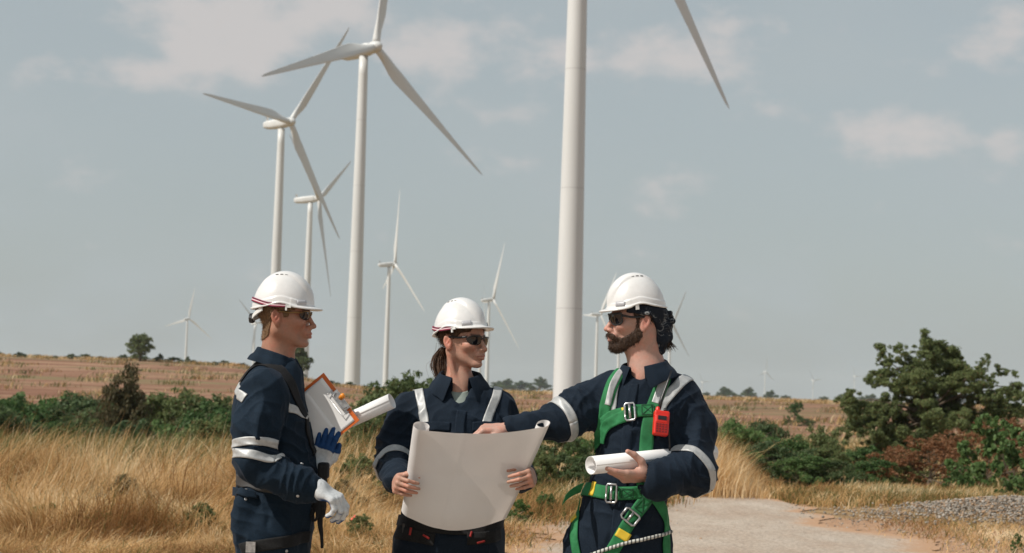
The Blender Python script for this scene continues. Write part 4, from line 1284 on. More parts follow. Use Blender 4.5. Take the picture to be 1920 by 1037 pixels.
    rib('thigh_strap', ct, hit(ct, [(1222, 930), (1236, 952), (1245, 980), (1248, 1015), (1250, 1060)]), .042, grn, hp, off=.006, thick=.0025)
    rib('thigh_strap', ct, hit(ct, [(1094, 940), (1086, 975), (1080, 1010), (1088, 1060)]), .030, grn, hp, off=.006, thick=.0025)
    for (pa, pb, wd) in (((1172, 996), (1164, 1010), .048), ((1113, 917), (1119, 918), .048), ((1169, 779), (1173, 778), .046), ((1083, 968), (1082, 980), .032)):
        rib('yellow_tag', ct, hit(ct, [pa, pb]), wd, yel, hp, off=.0125 if pa[0] == 1169 else .0092, thick=.001, n=6)
    for (px, py, ang, ww, hh) in ((1182, 775, -4, .017, .030), (1148, 925, 2, .018, .031), (1181, 969, 38, .028, .020)):
        c, n = ct.project(hit(ct, [(px, py)]), .012); n = n[0]; a_ = math.radians(ang)
        x = np.array([math.cos(a_), 0, -math.sin(a_)]); x = x-n*(x@n); x /= np.linalg.norm(x); y = np.cross(n, x)
        mesh_np('buckle', *frustum_buckle(c[0], np.stack([x, y, n], 1), ww, hh), [steel], parent=hp)
    st = Mat('dark_stitching', (.006, .05, .02), .8).m
    for (px, py, ang, hw_, hh_) in ((1214, 770, -2, 11, 9), (1176, 925, 2, 11, 9), (1203, 947, -52, 13, 9)):
        ca, sa = math.cos(math.radians(ang)), math.sin(math.radians(ang)); P_ = [(px+ca*u*hw_-sa*v*hh_, py+sa*u*hw_+ca*v*hh_) for u, v in ((-1, -1), (1, -1), (1, 1), (-1, 1))]
        ls = [ribbon(ct, hit(ct, [P_[i], P_[j]]), .0017, off=.0115, thick=.0006, n=8, m=3)[:2] for i, j in ((0, 1), (1, 2), (2, 3), (3, 0), (0, 2), (1, 3))]
        mesh_np('stitching', *merge(ls), [st], parent=hp)
    # hemp-like work rope round the hip
    P, N_ = ct.project(catmull(hit(ct, [(1080, 1052), (1120, 1036), (1165, 1020), (1205, 1010), (1240, 1002), (1252, 998)]), 80), .010)
    rp = Mat('braided_rope', (.45, .45, .42), .8); wvv = rp.n('ShaderNodeTexWave', Scale=24., Distortion=1.5); rp.L.new(rp.n('ShaderNodeTexCoord').outputs['Object'], wvv.inputs['Vector'])
    rp.color(rp.ramp(wvv.outputs[1], [(.25, (.06, .06, .06)), (.4, (.5, .5, .46))]))
    mesh_np('rope', *tube(P, .0062, 8), [rp.m], parent=hp)
    # hair, beard, bandana
    hm = hairmat('dark_brown_hair', (.024, .012, .007), (.075, .040, .022))
    def mouth(d, q, a):
        lip = np.minimum(d_cone(a, (.108, .0, -.0640), (.094, .019, -.066), .0072, .0040), d_cone(a, (.105, 0, -.0740), (.093, .018, -.0705), .0095, .0055))
        return smax(d, -lip+.0, .003)
    hair_shell('beard', H, False, [(.004, .01), (.016, .004), (.020, -.030), (.038, -.052), (.062, -.064), (.082, -.062), (.090, -.051), (.104, -.0475), (.125, -.050), (.13, -.135), (.05, -.126), (.012, -.095), (-.004, -.06), (-.002, -.02)], .0042, hm, o, n_fuzz=5200, L=.0052, flow=(-.25, -.1, -.9), extra=mouth, amp=.002)
    hair_shell('hair', H, False, [(-.03, .06), (.03, .06), (.030, .02), (.016, -.005), (.002, .0), (-.02, .02), (-.035, .0), (-.06, -.05), (-.085, -.085), (-.12, -.06), (-.13, .06)], .004, hm, o, n_fuzz=1500, L=.009, flow=(0, 0, -.9), seed=9)
    bm = Mat('paisley_bandana', rough=.8, spec=.2)
    vz = bm.n('ShaderNodeTexVoronoi', Scale=38.0); vz.feature = 'DISTANCE_TO_EDGE'; vz2 = bm.n('ShaderNodeTexVoronoi', Scale=26.0)
    mpn = bm.n('ShaderNodeTexCoord').outputs['Object']; bm.L.new(mpn, vz.inputs['Vector']); bm.L.new(mpn, vz2.inputs['Vector'])
    rings = bm.math('ABSOLUTE', bm.math('SUBTRACT', vz2.outputs['Distance'], .36))
    r1 = bm.ramp(rings, [(.0, (1, 1, 1)), (.025, (1, 1, 1)), (.05, (0, 0, 0))]); r2 = bm.ramp(bm.math('ABSOLUTE', bm.math('SUBTRACT', bm.noise(30, 2, .4, dist=1.5), .5)), [(.006, (.8, .8, .8)), (.02, (0, 0, 0))])
    pat = bm.mix(bm.noise(14, 2, .5), r1, r2); pat = bm.mix(1., pat, bm.ramp(bm.noise(16, 2, .5), [(.50, (0, 0, 0)), (.58, (1, 1, 1))]), 'MULTIPLY')
    bm.color(bm.mix(pat, (.010, .014, .022), (.30, .31, .31))); bm.bump(bm.noise(60, 3, .6), .3, .004)
    G = Sdf()
    def shell(p):
        q = w2h(H, p); a = absy(q)
        d = np.minimum(head_local(q), d_ell(q, (-.008, 0, .038), (.095, .077, .082)))-.009
        poly = d_poly(q[..., 0], q[..., 2], [(.062, .075), (.052, .030), (.020, .026), (-.028, .022), (-.052, -.008), (-.078, -.062), (-.11, -.070), (-.14, .0), (-.10, .045), (.0, .055)])
        return smax(d, poly, .004)*H['s']
    G.add(shell, h2w(H, (-.02, 0, .02)), .14, .01)
    G.chain([h2w(H, q) for q in [(-.078, .012, .02), (-.098, .015, -.010), (-.104, .012, -.050), (-.094, .010, -.085)]], [.034, .029, .025, .018], .015)
    G.chain([h2w(H, q) for q in [(-.088, .03, -.02), (-.086, .035, -.07), (-.088, .03, -.105), (-.080, .02, -.125)]], [.022, .020, .013, .004], .012)
    for q0, q1, r in (((-.092, .02, .022), (-.120, .03, .030), .010), ((-.120, .03, .030), (-.132, .02, .018), .008), ((-.098, .0, .008), (-.128, -.01, .008), .009), ((-.094, .03, .0), (-.124, .045, .004), .008)):
        G.cone(h2w(H, q0), h2w(H, q1), r, r*.8, .006)
    bd = lambda p: (noise(p*48)-.5)*.010+(1-np.abs(2*noise(p*30+3)-1))*.003
    solid('bandana', G, h2w(H, (0, 0, 0))-.19, h2w(H, (0, 0, 0))+.19, .0026, [bm.m], o, disp=bd)
    # tuft of hair under the knot
    rng = np.random.default_rng(2); tub = []
    for i in range(140):
        a0 = h2w(H, (-.094+rng.normal(0, .007), .012+rng.normal(0, .010), -.062+rng.normal(0, .006)))
        e_ = h2w(H, (-.110+rng.normal(0, .016), .012+rng.normal(0, .018), -.088-abs(rng.normal(0, .012))))
        m_ = (a0+e_)/2+h2w(dict(o=np.zeros(3), R=H['R'], s=1), (-.008, 0, .003)); tub.append(tube([a0, m_, e_], [.0018, .0016, .0004], 4, False))
    mesh_np('hair_tuft', *merge(tub), [hm], parent=o)
    helmet(hframe(h2w(H, (.001, 0, .020)), -78, 7, 0, .93), o, strap=False, knob=False)
    sunglasses(H, o, 'way')
    # tee at the neckline
    tee = Sdf(); tee.cone(nb+(-.02, -.035, .0), nb+(-.03, -.06, -.08), .048, .06, .02)
    boots((.255, 6.0, .11), (-.35, -1, 0), o); boots((.53, 6.02, .11), (.25, -1, 0), o)
    # ---- held and clipped things
    ax = rd; R_ = .031; n = 40; m = 90
    side = np.cross(ax, (0, 0, 1.)); side /= np.linalg.norm(side); upv = np.cross(side, ax)
    V = []; F = []; L_ = np.linalg.norm(rollB-rollA)
    for i in range(2):
        for j in range(m):
            t = j/(m-1); th = t*2*math.pi*2.15; r = R_-.0022*t*2; V.append(rollA+ax*L_*i+(side*math.cos(th)+upv*math.sin(th))*r)
    for j in range(m-1): F.append((j, j+1, m+j+1, m+j))
    rl = mesh_np('paper_roll', V, F, [paper], loc=rollA); s_ = rl.modifiers.new('t', 'SOLIDIFY'); s_.thickness = .0006; s_.offset = 0
    tag(rl, 'white rolled plan cradled in the bearded man\'s left hand', 'paper roll', 'rolled paper plans')
    # two-way radio clipped to the chest
    c0, n0 = ct.project(hit(ct, [(1236, 797)]), .020); c0 = c0[0]; n0 = n0[0]
    z = np.array([.10, 0, 1.]); z = z-n0*(z@n0); z /= np.linalg.norm(z); x = np.cross(z, -n0); x = np.cross(z, n0)*-1; x /= np.linalg.norm(x)
    if x[0] < 0: x = -x
    Rr = np.stack([x, n0, z], 1)
    RS = Sdf(); RS.box(c0, (.0265, .014, .043), .002, Rr, .006); RS.box(c0+z*.012+n0*.013, (.020, .003, .012), .002, Rr, .002); RS.cone(c0+z*.043-x*.014, c0+z*.050-x*.014, .009, .008, .002)
    rm = Mat('red_plastic', (.62, .022, .012), .35, .5).m
    V, F = polygonize(lambda p, c, R: RS(p), c0-.09, c0+.09, .002, B=12)
    rad = mesh_np('two_way_radio', V, F, [rm], loc=c0); tag(rad, 'red two-way radio with black antenna clipped to the green harness', 'radio')
    mesh_np('antenna', *tube([c0+z*.048-x*.010, c0+z*.085-x*.004, c0+z*.15+x*.014, c0+z*.19+x*.024], [.0062, .0052, .0035, .003], 10), [blk], parent=rad)
    dk = Mat('dark_red_key', (.20, .010, .010), .5).m
    K = [boxm(c0+n0*.0165+z*.016, (.015, .0012, .007), Rr)]
    mesh_np('display', *merge(K), [blk], parent=rad, smooth=False)
    K = [boxm(c0+n0*.0148+x*(i-1.5)*.0105+z*(-.006-j*.0085), (.0036, .0012, .0025), Rr) for i in range(4) for j in range(4)]
    mesh_np('keypad', *merge(K), [dk], parent=rad, smooth=False)
    mesh_np('knob', *tube([c0+z*.043+x*.012, c0+z*.054+x*.012], .0062, 12), [blk], parent=rad)
    P, _ = ct.project(catmull(hit(ct, [(1247, 795), (1251, 815), (1251, 840), (1250, 866)]), 24), .014)
    mesh_np('wrist_cord', *tube(P, .0035, 6), [blk], parent=rad)
    return o
# ------------------------------------------------------------------ man at left, in profile
def man_left():
    D = 6.0
    w = lambda x, y, dd=0.: W(x, y, D+dd)
    H = hframe(w(532, 592, .02), 86, 1, 0, .97)
    nb = w(515, 692, .03)
    sN, eN, wN = w(492, 742, -.19), w(478, 868, -.235), w(586, 914, -.24)         # near arm
    sF, eF, wF = w(500, 745, .20), w(528, 868, .27), w(594, 884, .07)              # far arm, its hand on the papers
    B = Sdf()
    B.add(lambda p: head_local(w2h(H, p))*H['s'], h2w(H, (0, 0, -.01)), .17, .01)
    B.cone(h2w(H, (-.016, 0, -.03)), nb, .050, .056, .025)
    B.cone(h2w(H, (.018, 0, -.088)), nb+(.03, 0, .01), .022, .036, .03)
    B.cone(nb, w(510, 790, .02), .055, .085, .04); B.cone(w(510, 790, .02), w(515, 900, .02), .085, .095, .04); B.cone(w(515, 900, .02), w(512, 1010, .02), .095, .10, .04)
    B.cone(w(505, 760, -.10), w(505, 760, .14), .055, .055, .05)
    B.chain([sN, eN, w(581, 911, -.24)], [.045, .036, .023], .02); B.chain([sF, eF, wF], [.045, .036, .024], .02)
    B.cone(w(575, 909, -.24), w(592, 913, -.245), .027, .024, .01)
    gl = [(30, 42, 26), (36, 46, 30), (40, 50, 30), (44, 50, 30)]
    th1 = ((.70, .55, .35), (.85, .1, .5), (.85, -.1, .55)); th2 = ((.75, .6, .3), (1, .15, .2), (1, -.05, .25))
    hN = (w(592, 912, -.245), (.84, -.12, -.46), (-.42, .35, -.85), -1)
    hF = (w(597, 877, .05), (.27, -.25, 1), (.10, 1, .0), 1)
    hand_prims(B, *hN, gl, thumb=th1, s=.93)
    gf = [(8, 22, 14), (10, 24, 16), (12, 24, 16), (14, 22, 16)]
    spF = (-.13, -.04, .06, .15)
    hand_prims(B, *hF, gf, spread=spF, thumb=th2, s=.86)
    T = Sdf()
    T.loft(rowsW(D, [(668, 487, 548, .02, .060, .060), (684, 474, 560, .02, .075, .075), (700, 462, 566, .02, .105, .105), (718, 450, 566, .02, .145, .145), (740, 440, 567, .02, .175, .175), (775, 435, 574, .02, .185, .185),
                    (820, 438, 584, .02, .175, .175), (860, 444, 592, .02, .165, .165), (905, 448, 594, .02, .158, .158), (935, 444, 590, .02, .165, .165), (975, 443, 588, .02, .175, .175), (1015, 450, 578, .02, .17, .17), (1060, 455, 572, .02, .15, .15)]), .03, e=2.2)
    T.ell(w(458, 968, -.13), (.045, .045, .09), .03)       # full hip pocket
    TT = Sdf(); TT.P = list(T.P)
    T.chain([w(496, 738, -.165), w(484, 800, -.215), eN, w(560, 908, -.24), w(583, 916, -.24)], [.082, .076, .066, .056, .052], .03)
    T.chain([w(496, 738, .165), eF, w(590, 880, .08)], [.082, .066, .05], .03)
    T.cone(w(577, 912, -.24), w(620, 928, -.24), .036, .036, .003, op='s')
    T.cone(nb+(0, 0, .06), nb+(.004, 0, -.03), .060, .056, .01, op='s')
    T.cone(w(552, 690, .02), w(562, 712, .02), .022, .006, .01, op='s')
    x0 = W(512, 900, D)[0]
    kn = (x0+.03, 5.90, .50), (x0-.02, 6.13, .50); an = (x0+.0, 5.88, .11), (x0-.10, 6.14, .11)
    legs(T, B, (x0, 5.92, .88), (x0, 6.11, .88), kn[0], kn[1], an[0], an[1], None, (.105, .085, .07))
    legs(TT, Sdf(), (x0, 5.92, .88), (x0, 6.11, .88), kn[0], kn[1], an[0], an[1], None, (.105, .085, .07))
    feet = np.array([x0, 6.0, 0.])
    o = body_mesh(B, H, False, (x0-.30, 5.62, .05), (x0+.42, 6.42, 1.76), (.37, .185, .125), .15, 'man at left in profile, gloved, holding a clipboard of papers', feet)
    disp = mk_disp(.0085, 8.3, bunches=[(eN, (.4, 0, .9), .13, 75, .011), (w(540, 895, -.26), (.9, 0, -.2), .09, 85, .008), (w(560, 850, -.12), (.3, 0, 1), .12, 60, .007), (w(475, 985, -.14), (.3, 0, 1), .10, 70, .007), (w(470, 745, -.2), (.6, 0, -.8), .10, 70, .007)],
                   creases=[(w(486, 760, -.28), w(484, 850, -.30), .010, .008), (w(528, 770, -.22), w(520, 850, -.22), .016, -.016), (w(505, 930, -.17), w(500, 1010, -.17), .010, -.008), (w(545, 730, -.14), w(560, 800, -.14), .014, .007)])
    cl = Cloth(T, disp); ct = Cloth(TT, disp)
    V, F = cl.mesh((x0-.34, 5.58, .05), (x0+.46, 6.45, 1.60), .0036)
    cv = mesh_np('coverall', V, F, [navy], parent=o)
    collar('collar', w(517, 690, .025), (.95, -.18, -.1), (.16, 0, 1), .066, .064, .070, .062, .050, cv, navy, open_=.36, lean=.004, spread=.016, tip=.012)
    band('reflective_strip', cl, w(482, 836, -.225), w(486, 800, -.2)-w(482, 868, -.23), .08, .030, refl, cv)
    band('reflective_strip', cl, w(481, 861, -.23), (w(486, 800, -.2)-w(482, 868, -.23))+(.022, 0, .010), .08, .030, refl, cv)
    rib('reflective_strip', cl, hit(cl, [(434, 716), (441, 726), (450, 738), (459, 747)]), .034, refl, cv)
    rib('reflective_strip', cl, hit(cl, [(538, 762), (552, 768), (566, 778), (576, 784)]), .030, refl, cv)
    rib('shoulder_strap', cl, hit(cl, [(446, 712), (462, 690), (486, 678), (512, 688), (535, 706), (552, 734), (566, 772), (580, 815), (590, 850)]), .040, black, cv, off=.004, n=90)
    rib('waist_band', ct, hit(ct, [(448, 900), (470, 906), (520, 915), (560, 918), (592, 914)]), .042, Mat('grey_webbing', (.035, .033, .032), .7).m, cv, off=.004)
    rib('thigh_strap', ct, hit(ct, [(455, 1028), (480, 1024), (520, 1018), (560, 1010), (578, 1004)]), .040, black, cv, off=.004)
    mesh_np('buckle', *merge([boxm(w(470, 1026, -.20), (.016, .004, .018))]), [steel], parent=cv, smooth=False)
    rib('pocket_flap', ct, hit(ct, [(437, 921), (455, 924), (478, 930)]), .030, navy, cv, off=.010, thick=.004, wid=(0, 0, 1), n=24)
    S_ = []
    for (px, py, c_) in ((461, 918, ct), (461, 935, ct), (565, 872, cl), (558, 931, cl), (535, 1033, ct)):
        q, n = c_.project(hit(c_, [(px, py)]), .003); S_.append(snap(q[0], n[0], .0055))
    for v, f in S_: mesh_np('snap', v, f, [steel], parent=cv)
    # pouch and hanging straps in front of the belly
    PB = Sdf(); PB.box(w(607, 882, -.03), (.020, .035, .030), .01, r=.012); PB.box(w(600, 930, -.03), (.020, .035, .05), .02, r=.012); PB.cone(w(606, 905, -.03), w(604, 965, -.03), .016, .012, .01)
    solid('tool_pouch', PB, w(600, 910, 0)-.16, w(600, 910, 0)+.16, .003, [black], cv, disp=mk_disp(.004, 1.))
    for pts in ([w(596, 940, -.06), w(596, 965, -.07), w(590, 978, -.07)], [w(604, 930, -.05), w(600, 975, -.06), w(603, 1005, -.06), w(604, 1028, -.06)], [w(596, 935, -.04), w(585, 965, -.06), w(588, 978, -.06)]):
        v, f, uv = ribbon(cl, pts, (.024, .020, .012, .010), thick=.002, n=20, m=3, free=(.1, -1, 0), wid=(1, .1, .1)); mesh_np('strap', v, f, [black], parent=cv)
    hm = hairmat('light_brown_hair', (.11, .060, .028), (.22, .13, .065))
    hair_shell('hair', H, False, [(.060, .06), (.052, .022), (.036, .016), (.030, -.004), (.014, -.010), (.010, .010), (-.018, .024), (-.030, .0), (-.034, -.040), (-.042, -.075), (-.060, -.092), (-.10, -.092), (-.13, -.07), (-.13, .06)], .0035, hm, o, n_fuzz=5200, L=.006, flow=(-.2, 0, -.9), fw=.0007, neck=(h2w(H, (-.016, 0, -.03)), nb, .050, .056))
    helmet(H, o, strap=True, knob=True)
    gm = Mat('mirror_lens', (.10, .095, .085), .08, .6, .6).m
    sunglasses(H, o, 'mirror', Mat('thin_gold_frame', (.25, .15, .06), .3, .5, .7).m)
    # gloves: white knit back, blue dipped palm and fingers
    gm2 = Mat('work_glove', rough=.75, spec=.25); gm2.color(gm2.mix(1., gm2.attr(), gm2.ramp(gm2.noise(90, 3, .6), [(.3, (.82, .82, .82)), (.7, (1.08, 1.08, 1.08))]), 'MULTIPLY')); gm2.bump(gm2.noise(350, 3, .6), .4, .003)
    for nm, hh, cu, sp, th, s_ in (('near', hN, gl, (-.10, -.03, .04, .12), th1, .93), ('far', hF, gf, spF, th2, .86)):
        G = Sdf(); hand_prims(G, *hh, cu, spread=sp, thumb=th, s=s_, fat=.0026)
        d_ = np.array(hh[1])/np.linalg.norm(hh[1]); G.cone(hh[0]-d_*.014, hh[0]+d_*.01, .0325, .031, .02)
        if nm == 'near': G.cone(hh[0]-d_*.05, hh[0]-d_*.006, .028, .028, .003, op='s')
        n_ = np.array(hh[2]); n_ = n_-d_*(n_@d_); n_ /= np.linalg.norm(n_)
        def colf(V, G=G, h0=hh[0], d_=d_, n_=n_):
            g = grad(lambda p: G(p), V); al = (V-h0)@d_; dp = (V-h0)@n_
            b = sstep(.0, .5, (sstep(.064, .078, al+(noise(V*40)-.5)*.012)*1.7 if d_[2] > 0 else 0)+g@n_+np.maximum(al-.12, 0)*9+(noise(V*60)-.5)*.3)*sstep(.02, .05, al)
            return f32(.60, .62, .63)*(1-b[:, None])+f32(.012, .055, .17)*b[:, None]
        solid('glove', G, hh[0]-.20, hh[0]+.20, .0026, [gm2.m], o, colors=colf)
    boots(an[0], (1, -.15, 0), o); boots(an[1], (.95, .25, 0), o)
    # ---- clipboard with its papers
    A, Bc = w(607, 699, .05), w(674, 788, .02)
    ex = (Bc-A); bw = np.linalg.norm(ex); ex /= bw
    p2 = w(640, 812, .03)-Bc; p2 -= ex*(p2@ex); ey = p2/np.linalg.norm(p2); nz_ = np.cross(ex, ey)
    if nz_[1] > 0: nz_ = -nz_
    Rb = np.stack([ex, ey, nz_], 1); Lb = .31
    cen = A+ex*bw/2+ey*Lb/2
    om = Mat('orange_plastic', (.62, .13, .018), .4, .5).m
    VB, FB = polygonize(lambda p, c, R: d_box(p, cen, (bw/2, Lb/2, .002), Rb, .0015), cen-.24, cen+.24, .003, B=12, lip=1.3)
    cb = empty('clipboard', cen); tag(cb, 'orange clipboard with white papers held by the man at left', 'clipboard')
    mesh_np('board', *boxm(cen, (bw/2, Lb/2, .0018), Rb), [om], parent=cb, smooth=False)
    def sheet(name, u0, u1, v0, v1, off, curl, seed):
        n, m = 26, 20; V = []
        for i in range(n):
            for j in range(m):
                u = u0+(u1-u0)*i/(n-1); v = v0+(v1-v0)*j/(m-1)
                z = off+curl*(max(v-.35, 0)**2)*.12+.0035*float(noise(np.array([u*4+seed, v*3, seed*1.]))-.5)*(v*1.5)
                V.append(A+ex*bw*u+ey*Lb*v+nz_*z)
        F = [(i*m+j, i*m+j+1, (i+1)*m+j+1, (i+1)*m+j) for i in range(n-1) for j in range(m-1)]
        ob = mesh_np(name, V, F, [paper], parent=cb); q = ob.modifiers.new('t', 'SOLIDIFY'); q.thickness = .0005; q.offset = 0; return ob
    sheet('paper', .05, .955, .045, 1.02, .0035, .1, 1); sheet('paper', .07, .965, .28, 1.10, .0050, .2, 4)
    # clip: steel plate, bent wire handle, orange knob
    def q(u, v, z): return A+ex*bw*u+ey*Lb*v+nz_*z
    ck = mesh_np('clip', *boxm(q(.55, .03, .006), (.040, .012, .003), Rb), [steel], parent=cb, smooth=False)
    mesh_np('wire_handle', *tube([q(.33, .03, .008), q(.33, .12, .012), q(.78, .12, .012), q(.78, .03, .008)], .0016, 6, True), [steel], parent=ck)
    mesh_np('wire_handle', *tube([q(.40, .02, .011), q(.42, .075, .013), q(.68, .075, .013), q(.70, .02, .011)], .0022, 6, True), [steel], parent=ck)
    kn_ = Mat('orange_knob', (.75, .25, .02), .3).m
    mesh_np('knob', *tube([q(.52, .02, .010), q(.52, -.03, .016), q(.52, -.05, .016)], [.008, .010, .006], 12), [kn_], parent=ck)
    # roll behind the board
    r0, r1 = w(628, 800, .10), w(735, 752, .04); ax = (r1-r0)/np.linalg.norm(r1-r0); sd = np.cross(ax, (0, 0, 1.)); sd /= np.linalg.norm(sd); uu = np.cross(sd, ax)
    m = 80; V = []
    for i in range(2):
        for j in range(m): t = j/(m-1); th = t*2*math.pi*2.2; r = .0275-.003*t; V.append((r0, r1)[i]+(sd*math.cos(th)+uu*math.sin(th))*r)
    rl = mesh_np('paper_roll', V, [(j, j+1, m+j+1, m+j) for j in range(m-1)], [paper], loc=r0); q_ = rl.modifiers.new('t', 'SOLIDIFY'); q_.thickness = .0006
    tag(rl, 'white rolled plan sticking out behind the orange clipboard', 'paper roll', 'rolled paper plans')
    return o


# ------------------------------------------------------------------ woman in the middle
def woman():
    D = 6.3
    w = lambda x, y, dd=0.: W(x, y, D+dd)
    H = hframe(w(867, 640), 55, -2, 2, .94)
    nb = w(862, 726, .015)
    sR, eR, wR = w(768, 768, .02), w(736, 872, -.06), w(750, 905, -.36)
    sL, eL, wL = w(938, 768, .02), w(956, 876, -.04), w(986, 897, -.36)
    B = Sdf()
    B.add(lambda p: head_local(w2h(H, p), True)*H['s'], h2w(H, (0, 0, -.01)), .17, .01)
    B.cone(h2w(H, (-.024, 0, -.03)), nb, .039, .046, .022); B.cone(nb+(0, -.018, -.01), w(862, 768, -.005), .042, .052, .03)
    B.cone(h2w(H, (.012, 0, -.088)), nb+(.0, -.025, -.01), .018, .03, .03)
    B.cone(nb, w(862, 790, .02), .050, .070, .04); B.cone(w(862, 790, .02), w(860, 900, .01), .075, .080, .05); B.cone(w(860, 900), w(845, 1000), .09, .11, .05)
    B.cone(w(800, 765, .03), w(920, 765, .03), .045, .045, .05)
    # collar bones, neck tendons
    B.cone(nb+(-.012, -.045, -.022), nb+(-.07, -.03, -.005), .008, .008, .012); B.cone(nb+(.012, -.045, -.022), nb+(.07, -.03, -.005), .008, .008, .012)
    B.cone(h2w(H, (-.02, -.062, -.04)), nb+(-.006, -.055, -.012), .010, .010, .014); B.cone(h2w(H, (-.01, .062, -.04)), nb+(.010, -.052, -.012), .010, .010, .014)
    B.chain([sR, eR, wR], [.040, .032, .022], .02); B.chain([sL, eL, wL], [.040, .032, .022], .02)
    hand_prims(B, w(743, 902, -.35), (.10, -.93, -.12), (1, .12, -.25), -1, [(58, 42, 10), (62, 42, 8), (64, 40, 8), (66, 38, 8)], thumb=((.4, .5, .6), (.5, .2, .9), (.4, 0, .9)), s=.82)
    hand_prims(B, w(999, 891, -.36), (-.12, -.93, -.10), (-1, .12, -.30), 1, [(58, 42, 10), (62, 42, 8), (64, 40, 8), (66, 38, 8)], thumb=((.4, .5, .6), (.5, .2, .9), (.4, 0, .9)), s=.82)
    T = Sdf()
    T.loft(rowsW(D, [(720, 822, 905, .01, .062, .068), (732, 800, 922, .01, .075, .085), (746, 778, 938, .01, .088, .10), (765, 766, 947, .01, .105, .11), (790, 760, 955, .01, .135, .12), (820, 762, 958, .01, .150, .12),
                    (870, 768, 955, .01, .140, .115), (930, 765, 948, .01, .125, .115), (975, 752, 942, .01, .13, .13), (1020, 738, 940, .01, .135, .14), (1060, 735, 938, .01, .12, .13)]), .03)
    TT = Sdf(); TT.P = list(T.P)
    T.chain([sR+(.01, 0, 0), w(745, 830, .0), eR, w(748, 902, -.30)], [.072, .067, .062, .047], .035)
    T.chain([sL+(-.01, 0, 0), w(950, 830, .0), eL, w(983, 898, -.32)], [.070, .065, .059, .046], .035)
    T.cone(w(866, 704, -.03), w(862, 745, -.078), .052, .026, .008, op='s'); T.cone(w(862, 745, -.082), w(860, 764, -.105), .026, .006, .006, op='s')
    T.cone(nb+(0, 0, .05), nb+(0, -.01, -.025), .060, .056, .01, op='s')
    hR, hL = (-.30, 6.32, .84), (-.13, 6.32, .84)
    kR, kL = (-.34, 6.28, .47), (-.09, 6.28, .47); aR, aL = (-.36, 6.32, .11), (-.07, 6.34, .11)
    xm = W(845, 1000, D)[0]; dx = xm+.215
    hR, hL, kR, kL, aR, aL = [tuple(np.array(v)+(dx, 0, 0)) for v in (hR, hL, kR, kL, aR, aL)]
    for q in (T, TT): legs(q, B if q is T else Sdf(), hR, hL, kR, kL, aR, aL, None, (.100, .078, .068))
    T.cone((xm, D-.16, .70), (xm, D-.16, .60), .012, .02, .02, op='s')
    feet = np.array([xm, D, 0.])
    o = body_mesh(B, H, True, (-.58, 5.72, .05), (.16, 6.56, 1.72), (.46, .25, .18), 0., 'woman in the middle holding up a large open plan', feet)
    disp = mk_disp(.0080, 5.7, bunches=[(eR, (.2, 0, 1), .13, 75, .010), (w(770, 800, -.06), (.7, 0, -.7), .09, 70, .007), (w(935, 800, -.06), (.7, 0, .7), .09, 70, .007)],
                   creases=[(w(800, 745, -.10), w(815, 800, -.13), .012, .006), (w(905, 745, -.1), w(890, 810, -.14), .014, -.006), (w(775, 770, -.08), w(790, 830, -.1), .012, -.010)])
    cl = Cloth(T, disp); ct = Cloth(TT, disp)
    V, F = cl.mesh((-.62, 5.80, .05), (.20, 6.58, 1.60), .0036)
    cv = mesh_np('coverall', V, F, [navy2], parent=o)
    # shirt under the open collar
    U = Sdf(); U.cone(nb+(0, -.022, -.034), w(862, 775, -.022), .056, .070, .03); U.cone(nb+(0, 0, .07), nb+(0, -.052, .016), .056, .040, .006, op='s')
    ush = Mat('grey_green_tee', (.26, .30, .27), .85, .2); ush.bump(ush.noise(300, 2, .5), .3, .002)
    solid('undershirt', U, w(864, 750)-.17, w(864, 750)+.17, .0035, [ush.m], o, disp=lambda p: .002*(noise(p*40)-.5))
    collar('collar', w(862, 722, .005), (.06, -1, -.28), (0, -.10, 1), .066, .074, .062, .050, .056, cv, navy2, open_=.42, lean=.010, spread=.026, tip=.034)
    rib('placket', cl, hit(cl, [(866, 772), (862, 800), (860, 850), (856, 930), (850, 1000)]), .036, navy2, cv, off=.0015, thick=.002, wid=(1, 0, .02))
    for x in (818, 912): rib('pocket_flap', cl, hit(cl, [(x-26, 800), (x+26, 800)]), .034, navy2, cv, off=.002, thick=.003, wid=(0, 0, 1), n=24)
    rib('reflective_strip', cl, hit(cl, [(782, 717), (787, 740), (793, 765), (797, 795), (797, 830)]), .032, refl, cv, n=70)
    rib('reflective_strip', cl, hit(cl, [(935, 722), (930, 745), (920, 770), (910, 798), (905, 830)]), .032, refl, cv, n=70)
    band('reflective_strip', cl, w(738, 876, -.09), w(745, 905, -.30)-w(736, 860, -.02), .08, .034, refl, cv)
    # dark work trousers harness at the hips
    rib('waist_strap', ct, hit(ct, [(748, 975), (790, 985), (850, 992), (900, 990), (944, 978)]), .040, black, cv, off=.005)
    rd = Mat('red_stitching', (.30, .015, .012), .7).m
    rib('thigh_strap', ct, hit(ct, [(748, 1000), (775, 1004), (815, 1012)]), .045, black, cv, off=.006)
    rib('thigh_strap', ct, hit(ct, [(875, 1010), (905, 1008), (938, 1000)]), .045, black, cv, off=.006)
    for a_, b_ in (((776, 990), (772, 1004)), ((880, 1006), (884, 996)), ((795, 1003), (806, 1010)), ((893, 1018), (906, 1014))): rib('red_tab', ct, hit(ct, [a_, b_]), .007, rd, cv, off=.010, n=6, m=3)
    mesh_np('buckle', *boxm(hit(ct, [(760, 990)])[0]+(0, -.012, 0), (.010, .004, .016)), [blk], parent=cv, smooth=False)
    hm = hairmat('brown_hair', (.030, .014, .007), (.10, .050, .024))
    hair_shell('hair', H, True, [(.074, .06), (.070, .034), (.040, .028), (.022, .012), (.006, .004), (-.010, .024), (-.030, .022), (-.050, -.010), (-.070, -.040), (-.13, -.045), (-.13, .06)], .0045, hm, o, n_fuzz=3200, L=.010, flow=(-.9, 0, -.2), exclude_ear=True)
